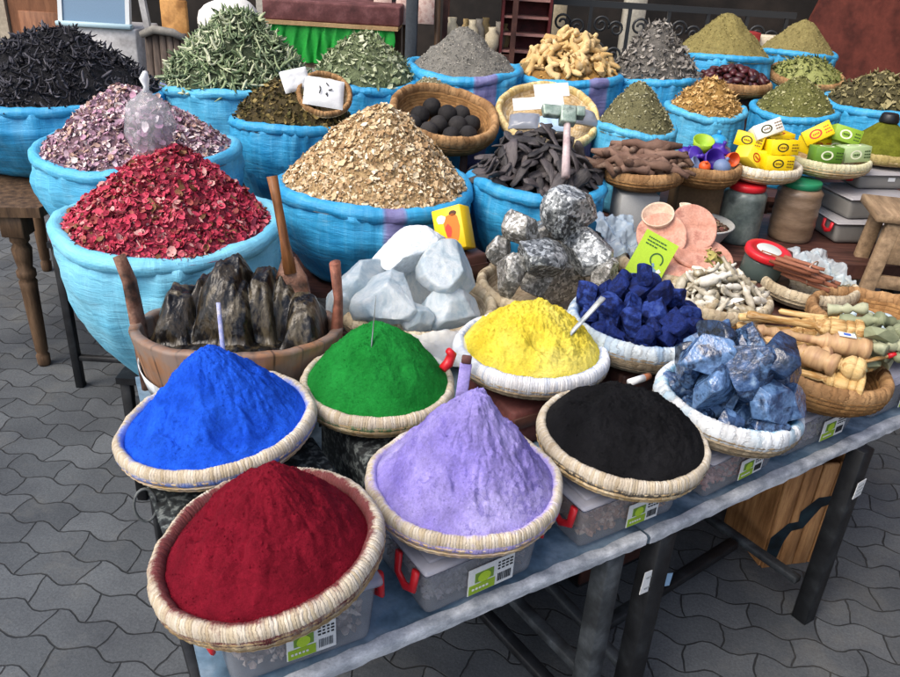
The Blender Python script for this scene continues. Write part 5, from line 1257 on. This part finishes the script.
for a in (('purple spinning top lying on its side beside the dark knob', (.80, 2.76, .90), PURP, 'top', .085, (1.2, .3, .5)), ('purple cup tipped over in the middle of the trinkets', (.86, 2.75, .895), PURP, 'bowl', .075, (1.0, .5, 0)), ('purple spinning top standing at the back of the trinkets', (.90, 2.80, .92), PURP, 'top', .075, (.3, .2, 0)),
          ('dark purple knob nearest the knobbly roots', (.775, 2.79, .905), PURP, 'ball', .05, (0, .5, 0)), ('orange knob at the front of the trinkets', (.825, 2.70, .885), ORNG, 'ball', .04, (.6, 0, 0)), ('orange cup lying toward the yellow cartons', (.93, 2.765, .90), ORNG, 'bowl', .05, (1.2, 1.0, 0)),
          ('lime green cup at the back of the trinkets', (.845, 2.84, .925), LIMEP, 'bowl', .075, (.4, 0, 0)), ('smallest lime green knob, hugging the trinket basket edge', (.755, 2.755, .89), LIMEP, 'ball', .036, (0, 0, 0)), ('slate blue ball among the trinkets, nearest the yellow cartons', (.885, 2.705, .885), SLATE, 'ball', .06, (0, .4, 0)),
          ('slate blue cup tipped toward the knobbly roots', (.79, 2.715, .885), SLATE, 'bowl', .05, (.9, 0, 1)), ('turquoise knob rising behind the trinkets', (.905, 2.87, .93), TURQ, 'ball', .07, (0, 0, 0))): trinket(*a)

def carton(label, c, s, rot, m, prm, seed, group):
    """small printed soap carton: coloured card with a ring emblem and lettering"""
    root = empty('soap_carton', c, label, 'carton', group, rot)
    MB().box((0, 0, s[2] / 2), s, bevel=.0007, seg=1).build('carton_body', m, root)
    mb = MB()
    def ring(y, cx, cz, r0, r1, mi, face, w=26):
        v = []
        for i in range(w):
            a = 2 * PI * i / w
            for r in (r0, r1):
                x, z = cx + 1.35 * r * math.cos(a), cz + r * math.sin(a)
                v.append((x, y, z) if face == 'f' else (x, z, y))
        mb.add(v, [(2 * i, 2 * i + 1, (2 * i + 3) % (2 * w), (2 * i + 2) % (2 * w)) for i in range(w)], mi, False)
    rg = random.Random(seed); fy = -s[1] / 2 - .0008; tz = s[2] + .0008; r = s[2] * .3
    ring(fy, -s[0] * .08, s[2] * .5, r * .72, r, 0, 'f'); ring(tz, 0, 0, s[1] * .22, s[1] * .3, 0, 't')
    for k in range(3):
        x = s[0] * .24
        for q in range(3): l = rg.uniform(.04, .08) * s[0]; mb.box((x + l / 2, fy, s[2] * (.3 + .2 * k)), (l, .001, s[2] * .07), mi=1); x += l + .02 * s[0]
    for q in range(4): mb.box((-s[0] * .16 + q * s[0] * .06, fy - .0004, s[2] * .5), (s[0] * .035, .001, s[2] * .12), mi=1)
    mb.build('carton_print', prm, root)
YEL = flat('bright yellow card', '#e8c60c', .45); YEL2 = flat('lemon yellow card', '#efd93a', .45); GRN1 = flat('leaf green card', '#5f8a2c', .5); GRN2 = flat('pale green card', '#a3b886', .5); LIMC = flat('lime green card', '#86a832', .5); WHT = flat('white card', '#dcdcd4', .5)
PRD = [flat('dark olive print', '#3c3a10', .5), flat('brown print on card', '#6b4a14', .5)]; PRR = [flat('red emblem print', '#b8341e', .5), flat('red lettering', '#c0421f', .5)]; PRW = [flat('cream emblem', '#dfe3c4', .5), flat('dark green lettering', '#2f4718', .5)]
basket('flat pale basket of yellow soap cartons, on the red lidded jar', (1.075, 2.86, .862), .14, straw_mat('ivory flat rim', ['#c9bda0', '#ded4bc', '#e8e0cc'], 60), BODY, .045, .012, group='baskets of the middle row')
YG = 'yellow soap cartons heaped in a flat basket'
S = (.098, .064, .05)
for lb, c, rt, m, pr in (('yellow carton lying at the front of the yellow heap', (1.095, 2.785, .868), (R_(-6), 0, R_(6)), YEL, PRD), ('yellow carton with a dark ring, second up at the front', (1.115, 2.82, .915), (R_(-8), R_(-2), R_(4)), YEL, PRD), ('white and yellow carton tipped on top of the yellow heap', (1.075, 2.86, .962), (R_(-30), R_(-22), R_(8)), WHT, PRD),
    ('lemon yellow carton leaning next to the orange trinket cup', (1.005, 2.81, .872), (R_(-20), R_(38), R_(20)), YEL2, PRR), ('yellow carton standing tall behind the lemon one', (1.02, 2.88, .918), (R_(-10), R_(6), R_(-30)), YEL, PRD), ('yellow carton lying flat behind the ringed one', (1.125, 2.90, .92), (0, R_(-5), R_(15)), YEL, PRR),
    ('yellow carton buried at the back of the heap', (1.06, 2.92, .87), (0, 0, R_(10)), YEL, PRR), ('yellow carton peeping out under the tipped white one', (1.06, 2.85, .872), (0, 0, R_(-12)), YEL, PRD)):
    carton(lb, c, S, rt, m, pr, int(c[0] * 1000), YG)
basket('flat pale basket of green soap cartons, on the brown jar', (1.35, 2.985, .872), .158, straw_mat('greenish ivory flat rim', ['#b9b890', '#d2cfa8', '#dcd9b8'], 60), BODY, .05, .012, group='baskets of the middle row')
GG = 'green and yellow soap cartons on the brown jar'
for lb, c, rt, m, pr in (('leaf green carton lying low next to the yellow soap basket', (1.31, 2.905, .878), (R_(-4), 0, R_(2)), GRN1, PRW), ('pale green carton lying low next to the olive cone', (1.425, 2.94, .88), (R_(-4), R_(-4), R_(10)), GRN2, PRW),
    ('lime carton leaning at the back of the green basket', (1.40, 3.0, .93), (R_(-16), R_(12), R_(-8)), LIMC, PRW), ('yellow carton with red print standing above the green ones', (1.315, 2.985, .935), (R_(-22), R_(-34), R_(-10)), YEL, PRR), ('yellow carton buried at the back of the green basket', (1.31, 3.02, .885), (0, 0, R_(20)), YEL, PRR), ('lime carton buried under the leaning lime one', (1.40, 3.03, .885), (0, 0, R_(-15)), LIMC, PRW)):
    carton(lb, c, (.10, .064, .055), rt, m, pr, int(c[0] * 1000) + 5, GG)
# olive cone on a plate
basket('shallow plate basket under the smooth olive cone', (1.63, 3.16, .875), .175, straw_mat('olive dusted rim', ['#a3935c', '#b8a870', '#8f804a'], 54), BODY, .035, .012, group='baskets of the middle row')
oc = mat('smooth olive powder', ['#4f5218', '#63661f', '#45480f'], .95, 14, bump=(80, .3, .003), spec=.08)
heap('powder_heap', 'smooth olive green powder cone with a black cup on its tip', 'ground herbs', (1.63, 3.16, .875), .155, .125, [oc, oc], seed=21, kind=None, power=1.02, apex=.1, amp=.012, nr=50, ns=120)
ob = MB().lathe([(0, 0), (.034, 0), (.036, .005), (.03, .03), (.026, .034), (0, .034)], 30).build('black_cup', BLACKP, loc=(1.63, 3.16, .985)); tag(ob, 'small black cup turned over on the tip of the olive cone', 'cup')
# flat baskets at the back: dates and green leaves
basket('dark basket of blackish red dates behind the tan shavings', (1.23, 3.86, .99), .178, RIMD, BODYD, .05, .015, group='baskets of the back row')
DATE = obj_random('blackish red dates', ['#1f0d10', '#381619', '#4f2023', '#2a1013'], .35, .45, 4)
rg = random.Random(16); zf = mound_fn(.16, .075, 9, .6, .4, .03); v, f = icos(2)
many('dried_date', 'blackish red dried date heaped in the dark basket', 'date', 'dried dates heaped in a basket', [(v * np.array((.5, .28, .25)), f, True), (v * np.array((.45, .3, .2)), f, True)], DATE, lay_on(zf, .155, 46, rg, (1.0, .6), tilt=.4), (1.23, 3.86, .99), (.045, .065), rg)
stand('narrow stool propping up the date basket', 1.14, 3.78, 1.32, 3.94, .935, DARKW, bar=.75, name='prop_stool')
basket('tilted straw basket of flat green leaves below the olive cones', (1.69, 4.19, 1.0), .185, RIMD, BODY, .05, .013, rot=(R_(10), 0, 0), group='baskets of the back row')
lf = isl('flat green leaf bits', ['#5c6330', '#747a40', '#8a8e54', '#474d24', '#9a9c66'])
heap('herb_heap', 'flat green leaves spread in the tilted straw basket', 'dried leaves', (1.69, 4.19, 1.0), .165, .085, [lf, lf], leafs + chipp[:1], 500, (.018, .034), seed=23, rot=(R_(10), 0, 0), power=.7, apex=.35, tilt=.9, lift=.2)
stand('narrow stool propping up the green leaf basket', 1.60, 4.11, 1.78, 4.27, .93, DARKW, bar=.75, name='prop_stool')

# ================================================================== jars and boxes under the middle baskets
def tall_jar(label, c, r, h, m, capm, rib=0):
    j = empty('tall_jar', c, label, 'jar', 'tall jars on the low maroon table')
    pr = [(0, 0), (r * .9, 0), (r * .97, .006), (r, .02)] + [(r * (1 + (.03 if i % 3 == 0 and rib else 0)), .02 + (h * .82 - .02) * i / 12) for i in range(1, 13)] + [(r * .9, h * .87), (r * .78, h * .9), (0, h * .9)]
    MB().lathe(pr, 40).build('jar_body', m, j)
    MB().lathe([(0, h * .895), (r * .82, h * .895), (r * .86, h * .905), (r * .86, h * .985), (r * .82, h), (0, h)], 40).build('lid', capm, j)
tall_jar('grey plastic jar with a red lid under the yellow cartons', (1.02, 2.80, .6005), .074, .212, mat('murky grey plastic', ['#3f4a4a', '#59635f', '#6f7873', '#48504d'], .3, 12, spec=.5), RED)
tall_jar('brown plastic jar with a green lid under the green cartons', (1.235, 2.86, .6005), .078, .218, mat('murky brown plastic', ['#6b5644', '#806a55', '#8f7a66'], .35, 6, spec=.5, stretch=(1, 1, 4)), flat('green plastic', '#1f7a52', .4), 1)
BX = clear('smoky box plastic', '#8f8d88', .78, .25); BXL = clear('smoky box lid', '#a5a3a6', .85, .25)
for i, (lb, c, a, s, cl) in enumerate((('lowest smoky storage box of the stack under the olive cone', (1.50, 2.93, .6005), R_(8), (.27, .2, .085), True), ('middle smoky storage box of the stack under the olive cone', (1.52, 2.96, .687), R_(14), (.27, .2, .085), False), ('topmost smoky storage box, under the olive cone', (1.585, 3.06, .774), R_(10), (.27, .2, .062), True))):
    storage_box(lb, c, a, *s, seed=30 + i, sticky=False, clip=cl, tint=BX, lid=BXL, group='smoky storage boxes stacked under the olive cone')
    MB().box((0, -.0995, .04), (.028, .0015, .014)).build('paper_slip', WHITE, bpy.data.objects['storage_box' if 'storage_box.%03d' % 0 in bpy.data.objects else sorted([o.name for o in bpy.data.objects if o.name.startswith('storage_box')])[-1]])
wb = empty('white_box', (.60, 2.66, .6005), 'small white box under the knobbly root basket', 'box', rot=(0, 0, R_(6)))
MB().box((0, 0, .10), (.13, .12, .198), bevel=.003, seg=1).build('box_body', flat('dull white card', '#a9aaa8', .6), wb); MB().box((.072, 0, .1), (.012, .10, .16)).build('grey_flap', flat('grey card', '#6c6e6a', .6), wb)
bw = empty('enamel_bowl', (.84, 2.70, .6005), 'white enamel bowl with brown bits under the trinket basket', 'bowl')
MB().lathe([(0, .0), (.07, .0), (.075, .01), (.12, .085), (.126, .09), (.122, .094), (.112, .085), (.07, .016), (0, .014)], 48).build('bowl_body', flat('white enamel', '#b5b5b0', .3), bw)
heap('dried_bits', 'brown and beige bits in the white enamel bowl', 'dried bits', (.84, 2.70, .675), .10, .035, [isl('brown beige bits', ['#7a6350', '#a08a70', '#4f3d30', '#8f5f55'])] * 2, chipp, 140, (.02, .035), seed=33, nr=14, ns=36)
cbx = empty('cardboard_box', (.86, 2.86, .6005), 'brown card box holding up the trinket basket', 'box'); MB().box((0, 0, .10), (.16, .13, .20), bevel=.002, seg=1).build('box_body', mat('brown card', ['#5f4a33', '#765d42'], .8, 10), cbx)

# raw wood stool at the right edge
st = empty('wooden_stool', (1.50, 2.60, 0), 'raw pale wooden stool beside the stacked smoky boxes', 'stool', rot=(0, 0, R_(-12)))
MB().box((.05, 0, .80), (.36, .24, .03), bevel=.004, seg=1).build('seat', PALEW, st)
for x in (-.10, .20):
    for y in (-.09, .09): MB().box((x, y, .392), (.045, .035, .785), (0, R_(5 if x < 0 else -5), 0), bevel=.003, seg=1).build('leg', PALEW, st)
MB().box((.05, -.095, .71), (.26, .02, .13), bevel=.003, seg=1).build('apron', PALEW, st); MB().box((.05, -.095, .58), (.29, .02, .045), bevel=.003, seg=1).build('cross_bar', PALEW, st)
cl = lump_sack('blue_bundle', 'crumpled bright blue bundle behind the basket of little jars', 'bundle', (1.14, 2.18, .57), (.14, .1, .055), flat('royal blue cloth', '#2f52a8', .7), 9)

# ================================================================== the street behind
wl = empty('shop_building', (0, 6.6, 0), 'shop front across the back, its shade painted dark', 'shop front')
SHADE = mat('dark shop interior', ['#141414', '#221f1d', '#37302b'], .8, 2)  # near black wall colour stands in for the shade inside the shop
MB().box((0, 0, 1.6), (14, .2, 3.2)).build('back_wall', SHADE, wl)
for x, w, c in ((-4.2, 1.3, '#8a8478'), (-1.35, .5, '#b9b4a8'), (3.4, .9, '#7d5a4a')): MB().box((x, -.14, 1.6), (w, .08, 3.2)).build('plaster_pier', mat('plaster ' + c, [c], .85, 6), wl)
sd = sheet('pavement_kerb', [], None) if False else None
kb = MB().box((-3.6, 5.3, .06), (2.2, .9, .12), bevel=.01).build('pavement', mat('pale paving', ['#8d8b84', '#a5a29a'], .8, 8)); tag(kb, kind='structure')
dr = empty('house_entrance', (-2.63, 5.22, .12), 'brown wooden door in a pale frame beside the black pod heap', 'entrance')
BRD = mat('red brown door wood', ['#6b4630', '#80553b', '#8f6245'], .6, 5, stretch=(8, 8, 1))
MB().box((0, 0, 1.0), (.38, .04, 2.0)).build('door', BRD, dr)
for z in (.45, 1.3): MB().box((0, -.025, z + .1), (.26, .014, .6), bevel=.004, seg=1).build('panel', BRD, dr.children[0])
for x in (-.23, .23): MB().box((x, 0, 1.02), (.06, .08, 2.04)).build('frame_post', mat('pale frame', ['#9c8f7c', '#b3a793'], .7, 6), dr)
ld = MB().box((-2.45, 4.85, .36), (.62, .16, .72), bevel=.01).build('stone_ledge', mat('pale stone', ['#8f8b82', '#aaa69c'], .8, 9), loc=(-.35, 0, 0)); tag(ld, 'pale stone ledge at the foot of the brown door', 'ledge')
cu = lump_sack('orange_bundle', 'small orange bundle on the ledge behind the black pods', 'bundle', (-2.30, 4.55, .80), (.10, .08, .075), mat('orange cloth', ['#b5762f', '#d0924a', '#a0642a'], .8, 20), 11)
stand('plain stand carrying the orange bundle', -2.40, 4.46, -2.20, 4.66, .80, DARKW, name='prop_stool')
cb = empty('display_cabinet', (-1.93, 4.55, 0), 'grey metal display cabinet with a glazed slanted top', 'cabinet')
CABG = mat('grey white metal', ['#a8a6a4', '#bdbbb9', '#95928f'], .45, 6)
MB().box((0, 0, .50), (.40, .34, 1.0), bevel=.006, seg=1).build('cabinet_body', CABG, cb)
gl = flat('bluish dark glass', '#5a7890', .08, .8)
MB().box((-.02, -.12, 1.12), (.33, .012, .22), (R_(-14), 0, 0)).build('glass_pane', gl, cb)
for x in (-.19, .16): MB().box((x, -.12, 1.12), (.022, .03, .26), (R_(-14), 0, 0)).build('glass_frame', flat('white frame', '#c3c8c9', .4), cb)
MB().box((-.01, -.165, 1.012), (.39, .05, .022), bevel=.003, seg=1).build('glass_frame', flat('pale blue frame', '#a9c4cc', .4), cb)
MB().box((.235, -.10, 1.08), (.03, .03, .42), (R_(0), R_(-6), 0)).build('side_strut', CABG, cb)
for i in range(9): MB().box((-.14 + .032 * i, -.09 + .002 * i, 1.10), (.018, .02, .13), (R_(-14), 0, 0)).build('goods', flat('goods %d' % (i % 3), ('#c9ccd0', '#4a6a86', '#8f9aa0')[i % 3], .5), cb)
fs = empty('folded_chairs', (-1.56, 4.35, 0), 'stack of folded dark wooden chairs beside the grey cabinet', 'folded chairs')
CH = mat('grey brown slats', ['#3a302a', '#5a4d44', '#75675c'], .7, 6, stretch=(8, 8, 1))
for i in range(6): MB().tube([(-.11 + .042 * i, 0, .0), (-.115 + .044 * i, .01, .5), (-.09 + .036 * i, .0, 1.0)], [.013, .014, .012], 8, squash=1.6).build('chair_slat', CH, fs)
MB().tube([(-.12, -.02, .985), (-.05, -.03, 1.015), (.05, -.03, 1.005), (.12, -.02, .97)], [.018, .022, .02, .014], 8).build('top_bar', mat('grey cloth', ['#6f6c66', '#8a867e'], .8, 20), fs)
op = MB().box((0, 0, .55), (.15, .04, 1.1), bevel=.005, seg=1).build('wood_panel', mat('orange tan panel', ['#a5743c', '#bd8c50', '#8f6230'], .7, 8), loc=(-1.73, 5.0, 0)); tag(op, 'orange tan wooden panel behind the folded chairs', 'panel')
wg = lump_sack('white_bundle', 'bright white cloth bundle behind the green pods', 'bundle', (-1.40, 5.0, .86), (.19, .14, .15), flat('white cotton', '#d9d7d2', .8), 13)
stand('plain stand carrying the white cloth', -1.58, 4.88, -1.22, 5.12, .865, DARKW, name='prop_stool')
# table with a green pleated skirt
gt = empty('skirted_table', (-.74, 4.75, 0), 'table with a pleated bright green skirt and maroon top', 'table')
MB().box((0, 0, 1.12), (.74, .34, .10), bevel=.01).build('table_top', mat('maroon cloth', ['#4a2a2a', '#5f3838', '#7a5050'], .8, 12), gt)
MB().box((0, -.015, 1.06), (.72, .34, .02)).build('wood_edge', mat('tan edge', ['#9c7f58', '#b3966c'], .7, 14), gt)
v = []; k = 170; q = 8
for i in range(k):
    for j in range(q):
        x = (i / (k - 1) - .5) * .68; z = 1.05 - .19 * j / (q - 1); a = (.3 + .7 * j / (q - 1)); v.append((x + .006 * math.sin(i * .37 + j), -.17 - .012 * a * math.sin(i * .42 + 1.2 * math.sin(i * .09)), z))
MB().add(v, [(i * q + j, (i + 1) * q + j, (i + 1) * q + j + 1, i * q + j + 1) for i in range(k - 1) for j in range(q - 1)]).build('pleated_skirt', mat('bright green cloth', ['#128a2c', '#1c9c36'], .6, 10, spec=.4), gt)
MB().box((0, -.0, .845), (.72, .3, .03)).build('wood_rail', PALEW, gt)
for x in (-.33, .33): MB().box((x, -.12, .415), (.045, .045, .83)).build('leg', WOOD, gt); MB().box((x, .12, .53), (.045, .045, 1.06)).build('leg', WOOD, gt)
ps = empty('dark_post', (-.285, 4.25, 0), 'dark grey square post between the green table and the grey seed', 'post')
MB().box((0, 0, 1.4), (.058, .058, 2.8), bevel=.004, seg=1).build('post_shaft', mat('dark grey steel', ['#3a3f44', '#4d5257'], .5, 8), ps); MB().box((0, 0, .01), (.16, .16, .02)).build('base_plate', BLACKM, ps)
# rack of pink prints on easel legs
rk = empty('print_rack', (-.36, 4.85, 0), 'wooden rack hung with pale pink prints behind the dark post', 'rack')
PRT = mat('pale pink print', ['#c9a79c', '#dcc4b8', '#b58a80'], .7, 30)
for x, z, w in ((-.13, 1.22, .10), (-.01, 1.21, .09), (.11, 1.22, .10)): MB().box((x, -.02, z), (w, .012, .30), (R_(-6), 0, R_(2)), bevel=.001, seg=1).build('pink_print', PRT, rk)
for x in (-.15, -.02, .16): MB().tube([(x, .02, 0), (x + .03, .0, .7), (x + .01, .02, 1.38)], [.018, .017, .016], 8).build('leg', WOOD, rk)
# pale goods on a shelf
sh = empty('goods_shelf', (.06, 5.1, 0), 'dark shelf of pale pots behind the grey seed', 'shelf')
for z in (.90, 1.28): MB().box((0, 0, z), (.42, .3, .025)).build('shelf_board', DARKW, sh)
for x in (-.2, .2):
    for y in (-.14, .14): MB().box((x, y, .7), (.03, .03, 1.4)).build('leg', DARKW, sh)
rg = random.Random(6)
for i in range(9):
    r = rg.uniform(.03, .05); h = rg.uniform(.10, .2); x = -.16 + .04 * i; y = -.08 + .07 * (i % 3)
    ob = MB().lathe([(0, 0), (r * .7, 0), (r, h * .35), (r * .9, h * .7), (r * .5, h * .85), (r * .6, h), (r * .45, h), (0, h * .8)], 20).build('pot', mat('pot tone %d' % (i % 3), (['#b5a88c', '#cfc4a8'], ['#8f877a', '#a89f90'], ['#c2a878', '#a58a58'])[i % 3], .6, 14), loc=(.06 + x, 5.1 + y, .914))
    tag(ob, 'small pale pot on the dark shelf behind the grey seed', 'pot', 'pale pots on a dark shelf')
# maroon rack
rs = empty('maroon_rack', (.33, 5.1, 0), 'maroon rack with pale edged shelves behind the ginger roots', 'rack')
MB().box((0, .06, .75), (.27, .03, 1.5)).build('back_panel', mat('maroon paint', ['#431416', '#571c1e', '#3a1012'], .6, 8), rs)
for i in range(9): MB().box((0, -.02, .55 + .095 * i), (.26, .16, .012)).build('shelf_board', mat('pale red edge', ['#8a5f58', '#a87e76'], .6, 20), rs)
for x in (-.137, .137): MB().box((x, -.02, .75), (.015, .18, 1.5)).build('side_panel', mat('maroon paint', [''], .6), rs)
# wrought iron railing with scrolls
ir = empty('iron_railing', (1.15, 5.2, 0), 'black wrought iron railing with curled scrolls behind the grey leaves', 'railing')
IRON = flat('black iron', '#2c2e30', .4)
for z, w in ((1.205, .035), (.72, .025)): MB().box((.05, 0, z), (1.5, .025, w)).build('rail', IRON, ir)
for i in range(7): MB().box((-.66 + .235 * i, 0, .62), (.02, .02, 1.2)).build('upright', IRON, ir)
def scroll(cx, cz, r, turns, flip):
    P = []
    for i in range(26):
        a = i / 25 * turns * 2 * PI; q = r * (1 - .75 * i / 25); P.append((cx + flip * q * math.cos(a), 0, cz + q * math.sin(a)))
    return P
for i in range(6):
    cx = -.545 + .235 * i; mb = MB()
    for dz, fl_ in ((1.09, 1), (.94, -1), (.82, 1)):
        mb.tube(scroll(cx - .045, dz, .052, 1.5, fl_), .008, 6); mb.tube(scroll(cx + .05, dz - .02, .048, 1.4, -fl_), .008, 6)
    mb.build('scroll_panel', IRON, ir)
wq = empty('plaster_support', (.56, 5.6, 0), 'cream plaster pillar between the maroon rack and the iron railing', 'pillar'); MB().box((0, 0, 1.4), (.12, .13, 2.8), bevel=.006, seg=1).build('pillar_shaft', mat('cream plaster', ['#b8a98a', '#d0c2a4'], .8, 8), wq); MB().box((0, 0, .06), (.17, .17, .12)).build('plinth', CABG, wq)
wp = empty('plaster_support', (1.05, 5.55, 0), 'pale plaster pillar behind the iron railing', 'pillar'); MB().box((0, 0, 1.4), (.13, .13, 2.8), bevel=.006, seg=1).build('pillar_shaft', mat('pale plaster', ['#b5b0a0', '#cfcabb'], .8, 8), wp); MB().box((0, 0, .06), (.18, .18, .12)).build('plinth', CABG, wp)
for i, (x, z, w, h, c1, lb) in enumerate(((1.62, 1.12, .12, .34, '#8a2a28', 'red carton standing behind the railing'), (1.80, 1.10, .20, .34, '#c9bda5', 'cream carton standing behind the railing'), (1.97, 1.15, .14, .44, '#a8937a', 'tan carton beside the red brown board'))):
    t0 = empty('goods_carton', (x, 5.0 + .05 * i, z - h), lb, 'carton', 'cartons standing behind the railing'); MB().box((0, 0, h / 2), (w, .12, h), bevel=.003, seg=1).build('carton_body', mat('card ' + c1, [c1], .7, 12), t0); MB().box((0, -.062, h * .7), (w * .7, .003, h * .22)).build('carton_print', flat('muted print %d' % i, ('#d8c9b5', '#a5483c', '#e0d8c8')[i], .6), t0)
stand('dark stand carrying the cartons behind the railing', 1.52, 4.92, 2.08, 5.2, .78, DARKW, name='low_bench', w=.05)
# leaning red brown board
lb_ = empty('red_board', (2.35, 4.95, 0), 'large red brown board leaning behind the dull green bark', 'board', rot=(R_(-8), 0, 0))
RBD = mat('faded red brown paint', ['#54261e', '#663228', '#472019', '#764639'], .6, 5, lo=.3, hi=.75)
slab('board_panel', [(0, 0), (1, 0), (1, 1)], 0, .01, RBD, lb_) if False else None
pts = [(-.32, .90), (-.10, .86), (.6, .86), (.9, 1.6), (-.14, 1.75), (-.30, 1.32), (-.42, .98)]
n = len(pts); v = [(x, 0, z) for x, z in pts] + [(x, .04, z) for x, z in pts]
MB().add(v, [tuple(range(n)), tuple(range(n, 2 * n))[::-1]] + [(i, i + n, (i + 1) % n + n, (i + 1) % n) for i in range(n)], 0, False).build('board_panel', RBD, lb_)
for x in (-.2, .5): MB().box((x, .06, .6), (.05, .05, 1.3)).build('leg', WOOD, lb_)
# unseen house added beyond the right edge to cut the sky light
hs = empty('neighbour_house', (4.6, 3.5, 0), 'tall plastered house added out of view to dim the light beside the stall', 'house')
MB().box((0, 0, 3.0), (.4, 9, 6.0)).build('wall', mat('dim ochre plaster', ['#6b5240', '#7d6350'], .85, 3), hs)
for y in (-2, 1): MB().box((-.21, y, 2.6), (.04, 1.0, 1.4), bevel=.01).build('shutter', DARKW, hs)
